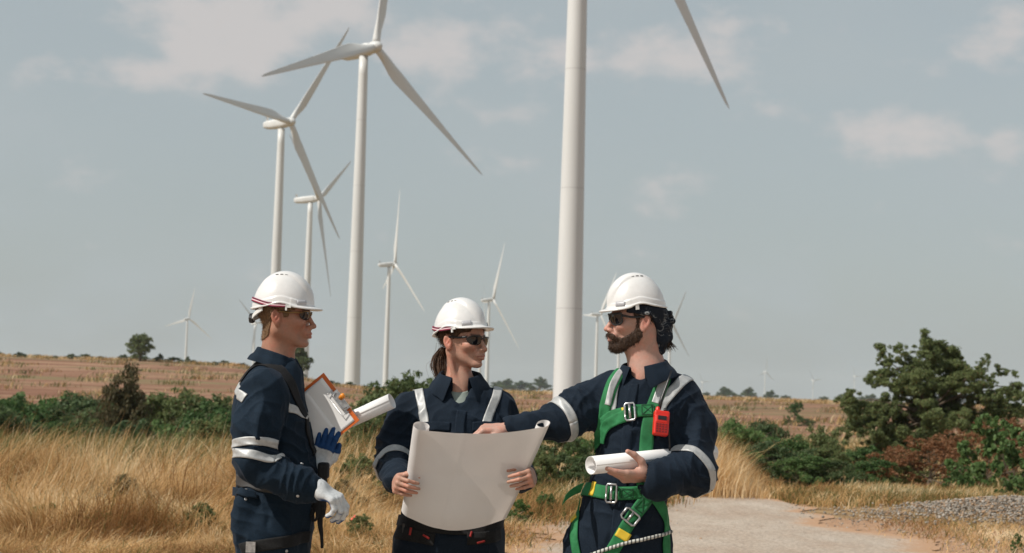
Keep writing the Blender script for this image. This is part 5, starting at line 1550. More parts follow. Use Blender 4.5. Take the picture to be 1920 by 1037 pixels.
    # pony tail
    rng = np.random.default_rng(6); tub = []
    base = h2w(H, (-.096, .004, -.030))
    PT = [base, w(826, 668, .07), w(823, 684, .06), w(826, 702, .045), w(830, 722, .03)]
    for i in range(330):
        a = rng.normal(0, 1, 3); sp_ = [.0045, .010, .012, .010, .006]
        pts = [PT[k]+a*np.array([1.0, .8, .3])*sp_[k]+rng.normal(0, .0016, 3) for k in range(5)]
        if i > 290: pts = [pts[0], pts[1]+rng.normal(0, .006, 3), pts[2]+rng.normal(0, .010, 3)+(-.006, 0, 0), pts[3]+rng.normal(0, .012, 3)]
        C = catmull(pts, 9); tub.append(tube(C, np.linspace(.0017, .0007, 9) if i <= 290 else np.full(9, .0004), 4, False))
    core = tube(catmull(PT[:4]+[(PT[3]+PT[4])/2], 12), np.interp(np.linspace(0, 1, 12), [0, .3, .7, 1], [.012, .0155, .013, .004]), 12)
    mesh_np('pony_tail', *merge(tub+[core]), [hm], parent=o)
    rng = np.random.default_rng(16); tub = []
    for i in range(12):
        a0 = h2w(H, (-.06+rng.normal(0, .012), -.065, -.01)); a1 = a0+(rng.normal(-.002, .004), 0, -.03+rng.normal(0, .01)); a2 = a1+(rng.normal(-.003, .007), .01, -.03); tub.append(tube(catmull([a0, a1, a2], 7), .00035, 3, False))
    mesh_np('loose_hair', *merge(tub), [hm], parent=o)
    helmet(hframe(h2w(H, (-.004, 0, .010)), 55, -9, 2, .94), o, strap=True, knob=False)
    sunglasses(H, o, 'wrap')
    boots(aR, (-.15, -1, 0), o, .9); boots(aL, (.2, -1, 0), o, .9)
    return o


# ------------------------------------------------------------------ the open plan
def plan():
    TL, TR = W(790, 806, 5.80), W(1020, 801, 5.82)
    BL, BR = W(765, 972, 5.98), W(942, 978, 6.0)
    nu, nv = 60, 40
    up = np.array([0, 0, 0.])
    nrm = np.cross(TR-TL, BL-TL); nrm /= np.linalg.norm(nrm)
    if nrm[1] < 0: nrm = -nrm                   # the reader's side, away from the camera
    G = np.zeros((nu, nv, 3))
    for i in range(nu):
        u = i/(nu-1)
        for j in range(nv):
            v = j/(nv-1)
            p = (TL*(1-u)+TR*u)*(1-v)+(BL*(1-u)+BR*u)*v
            dn = (BL*(1-u)+BR*u)-(TL*(1-u)+TR*u); dn /= np.linalg.norm(dn)
            p = p+dn*(.042*math.sin(math.pi*u)*v**2+.018*math.sin(math.pi*u)*(1-v)**3)      # curved lower and sagging upper edge
            p = p-nrm*(.016*math.sin(math.pi*u)*(.3+v)) + nrm*.0025*float(noise(np.array([u*5+2, v*4, 1.3]))-.5)*2
            p = p+nrm*.05*max(v-.80, 0)**2*8*(.4+.6*math.sin(math.pi*u))
            p = p+nrm*.0022*(math.exp(-abs(u-.36)/.035)+math.exp(-abs(v-.47)/.05)*.8)
            G[i, j] = p
    # scrolled ends, curling to the reader's side
    def scroll(edge, nxt, r_top, r_bot, turns, sgn):
        t_ = edge-nxt; t_ /= np.linalg.norm(t_, axis=1, keepdims=True)
        out = []
        for k in range(1, 46):
            a = turns*2*math.pi*k/45; row = np.zeros_like(edge)
            for j in range(len(edge)):
                v = j/(len(edge)-1); r = (r_top*(1-v)+r_bot*v)*(1-.13*k/45)
                nn = nrm-t_[j]*(nrm@t_[j]); nn /= np.linalg.norm(nn)
                row[j] = edge[j]+t_[j]*r*math.sin(a)+nn*(r*(1-math.cos(a))+.0015*k/45)
            out.append(row)
        return out
    Ls = scroll(G[0], G[1], .029, .030, 1.45, -1); Rs = scroll(G[-1], G[-2], .024, .020, 1.35, 1)
    A = np.array(Ls[::-1]+list(G)+Rs); n = len(A)
    pm = Mat('plan_paper', (.78, .765, .75), .75, .15)
    pm.color(pm.ramp(pm.noise(3.5, 5, .55), [(.3, (.72, .70, .69)), (.7, (.80, .79, .78))]))
    pm.bump(pm.noise(9, 3, .5), .22, .006)
    tr = pm.N.new('ShaderNodeBsdfTranslucent'); tr.inputs[0].default_value = (.80, .70, .64, 1); mx = pm.N.new('ShaderNodeMixShader'); mx.inputs[0].default_value = .20
    pm.L.new(pm.b.outputs[0], mx.inputs[1]); pm.L.new(tr.outputs[0], mx.inputs[2]); pm.L.new(mx.outputs[0], pm.N['Material Output'].inputs['Surface'])
    V = A.reshape(-1, 3); F = [(i*nv+j, (i+1)*nv+j, (i+1)*nv+j+1, i*nv+j+1) for i in range(n-1) for j in range(nv-1)]
    o = mesh_np('paper_plan', V, F, [pm.m], loc=V.mean(0))
    tag(o, 'large white plan with scrolled ends held open by the woman', 'plan')
    return o


man_left(); woman(); plan(); man_right()
# ================================================================== vegetation
def leafmat(name, dark, light, trans=.42, var=.5):
    m = Mat(name, rough=.6, spec=.25)
    sp_ = m.n('ShaderNodeSeparateColor'); m.L.new(m.attr(), sp_.inputs[0])
    oi = m.n('ShaderNodeObjectInfo').outputs['Random']
    f = m.math('ADD', m.math('MULTIPLY', sp_.outputs[0], .75), m.math('MULTIPLY', m.math('SUBTRACT', oi, .5), var), clamp=True)
    c = m.ramp(f, [(0, dark), (1, light)]); c = m.mix(sp_.outputs[1], c, (.16, .10, .045)); m.color(c)
    tr = m.N.new('ShaderNodeBsdfTranslucent'); m.L.new(c, tr.inputs[0]); mx = m.N.new('ShaderNodeMixShader'); mx.inputs[0].default_value = trans
    m.L.new(m.b.outputs[0], mx.inputs[1]); m.L.new(tr.outputs[0], mx.inputs[2]); m.L.new(mx.outputs[0], m.N['Material Output'].inputs['Surface']); return m.m


bark = Mat('bark', rough=.9, spec=.1); bark.color(bark.ramp(bark.noise(6, 5, .7, mscale=(3, 3, .6)), [(.3, (.06, .045, .03)), (.7, (.17, .135, .10))])); bark.bump(bark.noise(20, 4, .7), .6, .02); bark = bark.m
lf = {'green': leafmat('leaf_green', (.062, .122, .040), (.200, .300, .100)), 'olive': leafmat('leaf_olive', (.095, .130, .050), (.270, .310, .120)),
      'fresh': leafmat('leaf_fresh', (.060, .130, .032), (.170, .290, .080)), 'dusty': leafmat('leaf_dusty', (.080, .075, .036), (.20, .17, .085)),
      'rust': leafmat('leaf_rust', (.20, .085, .040), (.42, .22, .11)), 'dark': leafmat('leaf_dark', (.058, .100, .042), (.155, .205, .085))}


def leaves(cl, n, size, rng, brown=.06, up=.25, shell=.55, aspect=.5):
    """cl: list of (centre, radii); leaf-sized bent faces spread through the clumps"""
    vol = np.array([r[0]*r[1]*r[2] for _, r in cl])**.75; k = rng.choice(len(cl), n, p=vol/vol.sum())
    c = np.array([q[0] for q in cl])[k]; r = np.array([q[1] for q in cl])[k]
    d = rng.normal(0, 1, (n, 3)); d /= np.linalg.norm(d, axis=1, keepdims=True)
    rad = np.clip(rng.beta(3.2, 1.3, n)*1.02*(1-shell*.25)+rng.normal(0, .08, n), .05, 1.3)
    P = c+d*r*rad[:, None]
    nrm = d*.7+rng.normal(0, .7, (n, 3))+(0, 0, up); nrm /= np.linalg.norm(nrm, axis=1, keepdims=True)
    a = np.cross(nrm, rng.normal(0, 1, (n, 3))); a /= np.linalg.norm(a, axis=1, keepdims=True); b = np.cross(nrm, a)
    s = (size*rng.uniform(.55, 1.35, n))[:, None]
    V = np.stack([P-a*s, P+b*s*aspect+nrm*s*.15, P+a*s, P-b*s*aspect+nrm*s*.15], 1).reshape(-1, 3)
    F = np.arange(n*4).reshape(n, 4)
    t = np.clip(rng.normal(.5, .22, n)+(noise(P*1.1+3)-.5)*.5, 0, 1); br = (rng.random(n) < brown)*rng.uniform(.4, 1, n)
    return V, F, np.stack([t, br, t], -1).repeat(4, 0)


def clumps(rng, n, R, base_z, H_, flat=.75, rr=(.22, .42), top=.6):
    """centres inside an uneven dome of radii R=(rx, ry), height H_"""
    out = []
    for i in range(n):
        a = rng.uniform(0, 6.283); q = math.sqrt(rng.random()); h = rng.random()**.8
        w_ = (1-.75*max(h-.35, 0)**1.2/.6) if top else 1
        r = rng.uniform(*rr)*min(R[0], R[1], H_*.8)
        out.append(((math.cos(a)*q*R[0]*w_, math.sin(a)*q*R[1]*w_, base_z+h*(H_-base_z-r*flat)), (r*rng.uniform(.8, 1.3), r*rng.uniform(.8, 1.3), r*flat*rng.uniform(.8, 1.2))))
    return out


def sub(cl, rng, k, f=(.25, .5)):
    out = []
    for c, r in cl:
        r = np.array(r)
        for _ in range(k):
            d = rng.normal(0, 1, 3); d /= np.linalg.norm(d); q = rng.uniform(.35, .95); g = rng.uniform(*f)
            out.append((tuple(np.array(c)+d*r*q), tuple(r*g*rng.uniform(.8, 1.25, 3))))
    return out


def plant_mesh(kind, seed, cl, n, size, mat, trunk=None, **kw):
    """meshes of a crown and trunk, origin at the ground"""
    rng = np.random.default_rng(seed)
    V, F, C = leaves(sub(cl, rng, 6), n, size, rng, **kw); cr = mesh_np('crown', V, F, [mat], smooth=False, colors=C)
    parts = []
    th, tr_ = trunk or (1.0, .06)
    cs = sorted(cl, key=lambda q: -q[1][0])[:9]
    zt = min(q[0][2] for q in cl)
    j = np.array([rng.normal(0, .08), rng.normal(0, .08), max(th, .15)])
    parts.append(tube([(0, 0, -.3), (j[0]*.3, j[1]*.3, j[2]*.5), j], [tr_*1.25, tr_, tr_*.8], 8))
    for q in cs:
        e = np.array(q[0]); m_ = (j+e)/2+rng.normal(0, .06, 3)*np.linalg.norm(e-j); parts.append(tube(catmull([j, m_, e], 7), np.linspace(tr_*.62, tr_*.12, 7), 6))
        for _ in range(3):
            e2 = e+rng.normal(0, 1, 3)*np.array(q[1])*.6; parts.append(tube([m_, (m_+e2)/2+rng.normal(0, .03, 3), e2], [tr_*.28, tr_*.16, tr_*.05], 5))
    tk = mesh_np('trunk', *merge(parts), [bark])
    out = (cr.data, tk.data); bpy.data.objects.remove(cr); bpy.data.objects.remove(tk); return out


def place(name, meshes, loc, s, rz, label, cat, group, sz=None):
    e = empty(name, loc); e.rotation_euler = (0, 0, rz); e.scale = (s, s, sz or s); tag(e, label, cat, group)
    for nm, me in zip(('crown', 'trunk'), meshes):
        o = bpy.data.objects.new(nm, me); S.collection.objects.link(o); o.parent = e
    return e


def at(px, d, dz=0.):
    """standing point on the ground d metres away in the direction of photo column px"""
    x = (px-960)/FPX*d; return (x, d, float(ground_z(x, d))+dz)


def build_veg():
    rng = np.random.default_rng(21)
    K = {}
    def kind(key, mat, nclump, R, H_, nl, size, seed, trunk, base=.0, **kw):
        r = np.random.default_rng(seed); K[key] = plant_mesh(key, seed, clumps(r, nclump, R, base, H_, rr=kw.pop('rr', (.22, .42))), nl, size, lf[mat], trunk, **kw)
    # unit plants are about 1 m tall and scaled
    kind('bushA', 'green', 26, (.75, .6), 1.0, 8500, .024, 1, (.12, .02), rr=(.22, .42))
    kind('bushB', 'olive', 24, (.65, .6), 1.0, 8000, .022, 2, (.14, .02), rr=(.2, .4), brown=.12)
    kind('bushC', 'fresh', 22, (.8, .6), 1.0, 7000, .028, 3, (.12, .02), rr=(.2, .4))
    kind('bushD', 'dark', 24, (.7, .6), 1.0, 8500, .022, 14, (.12, .02))
    kind('treeS', 'dusty', 34, (.60, .5), 1.0, 11000, .021, 5, (.30, .028), .22, rr=(.32, .50), brown=.2)
    kind('treeG', 'olive', 34, (.6, .5), 1.0, 12000, .022, 6, (.22, .03), .10, rr=(.32, .50))
    kind('far', 'dark', 26, (.62, .5), 1.0, 4200, .038, 7, (.2, .03), .12, rr=(.28, .45))
    kind('farT', 'olive', 34, (.36, .34), 1.0, 6000, .034, 12, (.26, .03), .24, rr=(.50, .75))
    # --- tree belt beyond the dry grass, left: columns in px, height of the tops in px
    G1 = 'trees and shrubs of the belt behind the dry grass'
    belt = [(20, 737, 62, 'bushA'), (55, 742, 60, 'bushA'), (92, 740, 66, 'bushC'), (128, 736, 64, 'bushA'), (165, 741, 60, 'bushD'), (200, 743, 62, 'bushA'),
            (285, 745, 60, 'bushA'), (320, 742, 66, 'bushC'), (358, 728, 55, 'treeG'), (390, 745, 52, 'bushB'), (418, 752, 50, 'bushA'), (445, 758, 52, 'bushD'),
            (-15, 745, 45, 'bushD'), (235, 748, 56, 'bushD')]
    desc = {'bushA': 'rounded mid green', 'bushB': 'olive dusty', 'bushC': 'fresh green', 'bushD': 'dark green', 'treeG': 'loose olive', 'treeS': 'brownish thin'}
    pos = ['at the far left edge', 'second from the left edge', 'third from the left edge', 'left of the brown tree', 'just before the brown tree', 'touching the brown tree', 'right of the brown tree', 'two along from the brown tree', 'tallest near the left man', 'just left of the left man', 'against the left man\'s back', 'behind the left man\'s sleeve', 'cut off by the left edge', 'under the brown tree']
    for (px, top, d, k), ps in zip(belt, pos):
        p = at(px, d); zt = 1.4+(737+ROLL*(px-960)-top)/FPX*d; h = max(zt-p[2], 1.)*1.08
        place('shrub' if 'bush' in k else 'tree', K[k], p, h, rng.uniform(0, 6), '%s shrub of the belt, %s' % (desc[k], ps) if 'bush' in k else '%s tree of the belt, %s' % (desc[k], ps), 'shrub' if 'bush' in k else 'tree', G1)
    p = at(243, 50); hh_ = (1.4+(716-700)/FPX*50-p[2])*1.05; place('tree', K['treeS'], p, hh_*.50, 1.0, 'brownish half bare tree standing above the green belt at left', 'tree', G1, sz=hh_)
    # second row in front filling the belt's foot
    G2 = 'low green bushes at the foot of the belt'
    fr = [(15, 815, 33, 'bushD', 'low dark bush at the left edge'), (75, 822, 34, 'bushA', 'low green bush next to the left edge bush'), (150, 826, 35, 'bushC', 'low fresh green bush below the belt, left of centre'), (225, 832, 33, 'bushA', 'low green bush below the brown tree'),
          (300, 830, 36, 'bushB', 'low olive bush below the belt'), (370, 826, 34, 'bushD', 'low dark bush left of the left man'), (425, 822, 36, 'bushB', 'low olive bush by the left man\'s elbow')]
    for px, top, d, k, lab in fr:
        p = at(px, d); zt = 1.4+(737+ROLL*(px-960)-top)/FPX*d; h = max(zt-p[2], .5)*1.05
        place('bush', K[k], p, h, rng.uniform(0, 6), lab, 'bush', G2)
    for i, (px, top, d, k) in enumerate([(40, 775, 46, 'bushD'), (110, 780, 48, 'bushA'), (180, 778, 47, 'bushB'), (262, 782, 44, 'bushD'), (335, 785, 46, 'bushA'), (400, 780, 43, 'bushB')]):
        p = at(px, d); zt = 1.4+(737+ROLL*(px-960)-top)/FPX*d; h = max(zt-p[2], .6)*1.05
        place('bush', K[k], p, h, rng.uniform(0, 6), ['dark bush in the middle row by the left edge', 'green bush in the middle row, second from left', 'olive bush in the middle row, left of the brown tree', 'dark bush in the middle row under the brown tree', 'green bush in the middle row, right of the brown tree', 'olive bush in the middle row by the left man'][i], 'bush', 'middle row of belt bushes')
    # --- hill skyline trees at left
    G3 = 'trees on the far hilltop'
    for px, top, d, k, wd, lab in ((268, 627, 350, 'farT', 1.15, 'tallest round tree on the left hilltop'), (305, 664, 352, 'far', 1.0, 'dark round tree beside the tallest hilltop tree'), (358, 669, 352, 'far', .75, 'small round tree on the hilltop under the hazy turbine'),
                                (408, 682, 356, 'far', 1.6, 'low spreading hilltop bush left of the left man'), (566, 650, 356, 'farT', .9, 'hilltop tree between the left man and thick paper roll'), (52, 676, 350, 'far', 1.3, 'low dark bush on the hilltop far left'),
                                (690, 733, 360, 'far', 2.4, 'low dark thicket on the crest by the tall tower'), (640, 728, 362, 'far', 1.6, 'low thicket behind the clipboard'), (230, 684, 353, 'far', .5, 'smallest shrub on the hilltop')):
        p = at(px, d); zt = 1.4+(737+ROLL*(px-960)-top)/FPX*d; h = max(zt-p[2], .9)*1.04
        place('tree', K[k], p, h*wd, rng.uniform(0, 6), lab, 'tree', G3, sz=h)
    for i, px in enumerate(range(-30, 700, 33)):
        p = at(px+rng.uniform(-8, 8), 356+rng.uniform(-4, 6)); h = rng.uniform(.7, 1.5)
        e = place('hedge_bush', K['far'], p, h*rng.uniform(2.0, 3.2), rng.uniform(0, 6), ['low hedge bush on the hill crest, %s from the left edge', 'low hedge bush on the hill crest, %s counted from the left'][0] % ['first', 'second', 'third', 'fourth', 'fifth', 'sixth', 'seventh', 'eighth', 'ninth', 'tenth', 'eleventh', 'twelfth', 'thirteenth', 'fourteenth', 'fifteenth', 'sixteenth', 'seventeenth', 'eighteenth', 'nineteenth', 'twentieth', 'twenty-first', 'twenty-second', 'twenty-third'][i], 'bush', 'low hedge on the hill crest', sz=h)
    # --- distant trees at right on the horizon
    G4 = 'distant trees on the plain'
    FT = [(1362, 731, 620, 1.2), (1412, 732, 640, 1.0), (1452, 737, 640, .9), (1385, 743, 660, 1.4), (1330, 740, 640, 1.0), (1590, 742, 700, 1.3), (1480, 746, 700, 1.6), (1550, 748, 700, 1.4), (960, 716, 700, 1.1), (1017, 713, 690, .9), (985, 720, 720, 1.6), (940, 720, 720, 1.3), (1620, 748, 680, 1.3), (1640, 744, 690, 1.2)]
    dl = ['hazy round tree right of the bearded man', 'hazy tree left of the horizon turbine', 'hazy small tree right of the horizon turbine', 'low hazy trees between two round ones', 'hazy tree by the bearded man\'s shoulder', 'hazy tree near the faint right turbines', 'low hazy bush on the horizon', 'lowest hazy bush near the faint turbine', 'hazy tree right of the woman', 'hazy tree left of the thick tower', 'low hazy scrub right of the woman', 'hazy scrub touching the woman\'s shoulder', 'hazy bush left of the big tree', 'hazy bush touching the big tree']
    for (px, top, d, wd), lab in zip(FT, dl):
        d *= 2.3; top -= 4; wd *= 1.35
        x, y, z = at(px, d); z = -1.5; zt = 1.4+(737+ROLL*(px-960)-top)/FPX*d; h = max(zt-z, 1.5)*1.04
        place('tree', K['far'], (x, y, z), h*wd, rng.uniform(0, 6), lab, 'tree', G4, sz=h)
    p = at(1497, 190); place('shrub', K['bushA'], p, 1.9, .4, 'dark green peaked shrub alone on the brown field at right', 'shrub', None, sz=(1.4+(749-744)/FPX*190-p[2]))
    p = at(1518, 188); place('shrub', K['bushD'], p, 2.6, 2.4, 'wider low part of the lone field shrub at right', 'shrub', None, sz=.9)
    # --- the big tree at right
    r = np.random.default_rng(77); d = 58.
    cl_ = []
    def cp(px, py, rad, dy=0., fl=.8):
        q = W(px, py, d+dy); cl_.append((tuple(q-np.array(at(1735, d))), (rad*r.uniform(.9, 1.25), rad*r.uniform(.9, 1.2), rad*fl)))
    for px, py, rad in ((1683, 672, .34), (1668, 690, .30), (1700, 690, .36), (1740, 662, .36), (1768, 655, .34), (1755, 685, .5), (1720, 705, .5), (1790, 680, .40), (1812, 700, .36), (1838, 692, .22), (1655, 712, .34), (1690, 730, .5), (1740, 725, .6), (1790, 730, .6), (1832, 735, .45), (1860, 722, .28), (1873, 745, .35), (1893, 728, .22), (1905, 750, .28),
                        (1610, 757, .34), (1588, 770, .30), (1640, 760, .5), (1620, 785, .34), (1672, 775, .5), (1720, 770, .6), (1770, 775, .6), (1820, 780, .6), (1868, 785, .5), (1600, 800, .26), (1640, 815, .45), (1690, 820, .55), (1660, 845, .5), (1620, 850, .36), (1720, 830, .5), (1772, 830, .5), (1700, 868, .5), (1640, 880, .4), (1590, 872, .35), (1900, 780, .3), (1885, 760, .3), (1868, 700, .2), (1885, 742, .3), (1922, 765, .3), (1580, 745, .2), (1655, 690, .16), (1850, 705, .16), (1912, 722, .14)):
        for _ in range(4): cp(px+r.normal(0, 11), py+r.normal(0, 10), rad*r.uniform(.8, 1.5), r.normal(0, .9), r.uniform(.6, .95))
    V, F, C = leaves(sub(cl_, r, 7, (.22, .5)), 190000, .043, r, brown=.09, shell=1.0); base = at(1735, d)
    e = empty('tree', base); tag(e, 'largest tree, broad dark green crown at the right behind the track', 'tree')
    mesh_np('crown', V+np.array(base), F, [lf['olive']], smooth=False, colors=C, parent=e)
    parts = []; b0 = np.array(base)
    for tx, fl_ in ((1728, -.25), (1742, .1), (1760, .35)):
        top_ = W(tx, 760, d); parts.append(tube(catmull([b0+(fl_, 0, -.3), (b0+top_)/2+(fl_*.4, 0, 0), top_], 8), np.linspace(.13, .07, 8), 8))
        for _ in range(9):
            q = cl_[r.integers(len(cl_))][0]+b0; parts.append(tube(catmull([top_-(0, 0, r.uniform(0, .8)), (top_+q)/2+r.normal(0, .12, 3), q], 7), np.linspace(.06, .012, 7), 6))
    mesh_np('trunk', *merge(parts), [bark], parent=e)
    # --- bushes along the track at right
    for i, (px, top, d, k, sx) in enumerate([(1390, 835, 29, 'bushA', 1.5), (1450, 825, 29.5, 'bushD', 1.5), (1510, 850, 28.5, 'bushA', 1.6), (1575, 862, 28.5, 'bushD', 1.6), (1640, 858, 30, 'bushA', 1.6), (1700, 865, 31, 'bushB', 1.5), (1550, 835, 33, 'bushB', 1.2), (1620, 835, 34, 'bushA', 1.2)]):
        p = at(px, d); h = max(1.4+(737+ROLL*(px-960)-top)/FPX*d-p[2], .4)*1.08
        place('bush', K[k], p, h*sx, rng.uniform(0, 6), ['leafy green bush rising from the dry grass tuft', 'dark bush filling the verge right of the dry tuft', 'green bush over the bend of the track', 'dark low bush just right of the bend', 'green bush below the big tree trunk', 'olive bush left of the rusty bush', 'olive bush behind the bend bushes', 'green bush against the big tree\'s lowest leaves'][i], 'bush', 'front bushes on the verge', sz=h)
    G5 = 'bushes along the far side of the track'
    for px, top, d, k, sx, lab in ((1398, 782, 38, 'bushA', .9, 'tall green bush right of the bearded man\'s elbow'), (1440, 784, 40, 'bushD', .8, 'green bush with pointed top beside the dry grass'), (1362, 800, 42, 'bushB', .9, 'olive bush half behind the dry grass tuft'), (1480, 812, 34, 'bushA', 1.1, 'dark spreading bush in the middle of the right verge'),
                                  (1520, 838, 32, 'bushD', 1.2, 'low dark bush by the bend of the track'), (1435, 838, 31, 'bushA', 1.2, 'low green bush over the track\'s far edge'), (1570, 850, 34, 'bushA', 1.1, 'low green bush below the big tree, left'), (1630, 862, 36, 'bushC', 1.0, 'fresh green bush under the big tree'), (1690, 850, 38, 'bushD', 1.2, 'dark bush under the big tree, right'), (1560, 800, 44, 'bushB', .8, 'olive bush between the field and the big tree')):
        p = at(px, d); zt = 1.4+(737+ROLL*(px-960)-top)/FPX*d; h = max(zt-p[2], .5)*1.05
        place('bush', K[k], p, h*sx, rng.uniform(0, 6), lab, 'bush', G5, sz=h)
    # --- bush and vine masses behind the people
    G6 = 'bushes between the workers'
    for px, top, d, k, sx, lab in ((768, 690, 48, 'treeG', .8, 'bushy green tree between the paper roll and the woman'), (735, 735, 42, 'bushB', .8, 'olive bush over the paper roll\'s end'), (702, 775, 38, 'bushB', .9, 'olive bush behind the clipboard roll'), (1065, 800, 24, 'bushD', .9, 'dark bush between the plan and the bearded man'), (1100, 812, 25, 'bushA', .9, 'green bush under the pointing arm'), (1020, 845, 23, 'bushB', .8, 'olive bush right of the woman\'s hand'), (1120, 850, 23.5, 'bushD', .8, 'dark bush touching the bearded man\'s hip'), (985, 930, 18.2, 'bushC', .8, 'small green weed tuft at the foot of the plan'), (1035, 945, 19.5, 'bushA', .8, 'small dark weed at the track edge')):
        p = at(px, d); zt = 1.4+(737+ROLL*(px-960)-top)/FPX*d; h = max(zt-p[2], .3)*1.05
        place('bush', K[k], p, h*sx, rng.uniform(0, 6), lab, 'bush', G6, sz=h)
    # --- rust coloured dead bush and vines at right
    kind('rust', 'rust', 34, (.85, .6), 1.0, 5200, .020, 31, (.2, .02), rr=(.16, .34), brown=.3, shell=1.5)
    kind('vine', 'green', 34, (.8, .5), 1.0, 3600, .034, 33, (.2, .02), rr=(.12, .26), brown=.05, aspect=.8)
    for px, top, d, k, sx, lab in ((1745, 812, 30, 'rust', 1.3, 'rust red dead bush under the big tree'), (1815, 800, 31, 'rust', 1.2, 'rust brown dry bush left of the green vines'), (1888, 778, 33, 'rust', 1.2, 'rust brown dry bush at the right edge'), (1690, 832, 31, 'rust', 1.2, 'low rusty twigs at the left end of the dead bushes'),
                                  (1862, 775, 28, 'vine', .8, 'leafy green vine heap at the right'), (1905, 800, 27, 'vine', .8, 'leafy green vine at the right edge'), (1808, 870, 27, 'vine', .9, 'green leafy plant below the rusty bush'), (1900, 890, 25, 'vine', .9, 'green leafy plant low at the right edge'), (1915, 1000, 16.5, 'vine', .6, 'small green sprig in the bottom right corner')):
        p = at(px, d); zt = 1.4+(737+ROLL*(px-960)-top)/FPX*d; h = max(zt-p[2], .2)*1.05
        place('bush', K[k], p, h*sx, rng.uniform(0, 6), lab, 'bush', 'dry and leafy bushes at the right edge', sz=h)
    # --- dry grass
    gm = Mat('dry_grass', rough=.7, spec=.25)
    sp_ = gm.n('ShaderNodeSeparateColor'); gm.L.new(gm.attr(), sp_.inputs[0])
    c = gm.mix(sp_.outputs[1], gm.ramp(sp_.outputs[0], [(0, (.28, .145, .055)), (.4, (.57, .35, .145)), (.75, (.77, .53, .27)), (1, (.86, .69, .44))]), (.085, .115, .03)); gm.color(c)
    tr = gm.N.new('ShaderNodeBsdfTranslucent'); gm.L.new(c, tr.inputs[0]); mx = gm.N.new('ShaderNodeMixShader'); mx.inputs[0].default_value = .45
    gm.L.new(gm.b.outputs[0], mx.inputs[1]); gm.L.new(tr.outputs[0], mx.inputs[2]); gm.L.new(mx.outputs[0], gm.N['Material Output'].inputs['Surface'])

    def blades(name, x, y, h, wdt, lean, label, seed, green=0., jit=.35, wind=(.25, 0), messy=0.):
        r = np.random.default_rng(seed); n = len(x); z = ground_z(x, y)
        a = r.uniform(0, 6.283, n); le = np.abs(r.normal(lean, jit, n)); dx = np.cos(a)*le+wind[0]; dy = np.sin(a)*le+wind[1]
        if messy: dx += (noise(np.stack([x*1.3, y*1.0, x*0+11], -1))-.5)*messy*2; dy += (noise(np.stack([x*1.3, y*1.0, x*0+15], -1))-.5)*messy; h = h*np.interp(noise(np.stack([x*1.7, y*.9, x*0+19], -1)), [.25, .5, .8], [.5, .85, 1.4])
        b = r.uniform(0, 6.283, n); sx, sy = np.cos(b)*wdt/2, np.sin(b)*wdt/2
        T_ = [0, .4, .75, 1]; Vs = []
        for i, t in enumerate(T_):
            cx = x+dx*h*t*t*.8; cy = y+dy*h*t*t*.8; cz = z+h*t*(1-.28*t*np.minimum(le+.2, 1.2)); w_ = [1, .9, .6, .0][i]
            if i < 3: Vs += [np.stack([cx-sx*w_, cy-sy*w_, cz], -1), np.stack([cx+sx*w_, cy+sy*w_, cz], -1)]
            else: Vs += [np.stack([cx, cy, cz], -1)]
        V = np.stack(Vs, 1).reshape(-1, 3); o = np.arange(n)[:, None]*7
        Q = np.concatenate([o+np.array([0, 1, 3, 2]), o+np.array([2, 3, 5, 4]), o+np.array([4, 5, 6, 6])])
        tri = o+np.array([4, 5, 6])
        me_f = np.concatenate([o+np.array([0, 1, 3, 2]), o+np.array([2, 3, 5, 4])])
        t = np.clip(r.normal(.5, .22, n)+(noise(np.stack([x*.9, y*.6, x*0+seed], -1))-.5)*1.5+(noise(np.stack([x*3, y*2, x*0+seed], -1))-.5)*.5, 0, 1)
        g = (r.random(n) < green*(.3+1.6*noise(np.stack([x*.5, y*.5, x*0+seed+7], -1)))).astype(float)*.9
        C = np.stack([t, g, t], -1).repeat(7, 0)
        # quads then triangles in one mesh
        me = bpy.data.meshes.new(name); nq, nt_ = len(me_f), len(tri)
        me.vertices.add(len(V)); me.vertices.foreach_set('co', V.astype(np.float32).ravel())
        me.loops.add(nq*4+nt_*3); me.loops.foreach_set('vertex_index', np.concatenate([me_f.ravel(), tri.ravel()]).astype(np.int32))
        me.polygons.add(nq+nt_); me.polygons.foreach_set('loop_start', np.concatenate([np.arange(nq)*4, nq*4+np.arange(nt_)*3]).astype(np.int32)); me.update(calc_edges=True)
        ca = me.color_attributes.new('col', 'FLOAT_COLOR', 'POINT'); cc = np.ones((len(V), 4), np.float32); cc[:, :3] = C; ca.data.foreach_set('color', cc.ravel())
        me.materials.append(gm.m); ob = bpy.data.objects.new(name, me); S.collection.objects.link(ob); tag(ob, label, kind='stuff'); return ob

    def scatter(n, pxr, dr, clump, seed, dens=None, csz=.35, power=1.):
        r = np.random.default_rng(seed); nc = n//clump
        d = dr[0]+(dr[1]-dr[0])*r.random(nc)**power; px = r.uniform(*pxr, nc); cx = (px-960)/FPX*d
        x = np.repeat(cx, clump)+r.normal(0, csz*.5, nc*clump); y = np.repeat(d, clump)+r.normal(0, csz*.5, nc*clump); hs = np.repeat(r.uniform(.6, 1.25, nc), clump)*r.uniform(.45, 1.15, nc*clump)
        if dens is not None: k = r.random(len(x)) < dens(x, y); x, y, hs = x[k], y[k], hs[k]
        return x, y, hs
    off = lambda x, y: np.clip(sstep(.6, -1.2, x-(y-15)*.10), 0, 1)              # thins out toward the track
    x, y, h = scatter(95000, (-60, 1000), (13.2, 27), 38, 1, off, .5)
    prof = np.interp(y, [12, 14, 16.5, 20, 23, 27], [.16, .32, .46, .46, .30, .2])*np.interp(noise(np.stack([x*.45, y*.3, x*0+2], -1)), [.25, .5, .75], [.45, .9, 1.45])
    fade = np.interp(x/y*FPX+960, [-60, 700, 760, 900, 1000], [1, 1, .75, .5, .4])
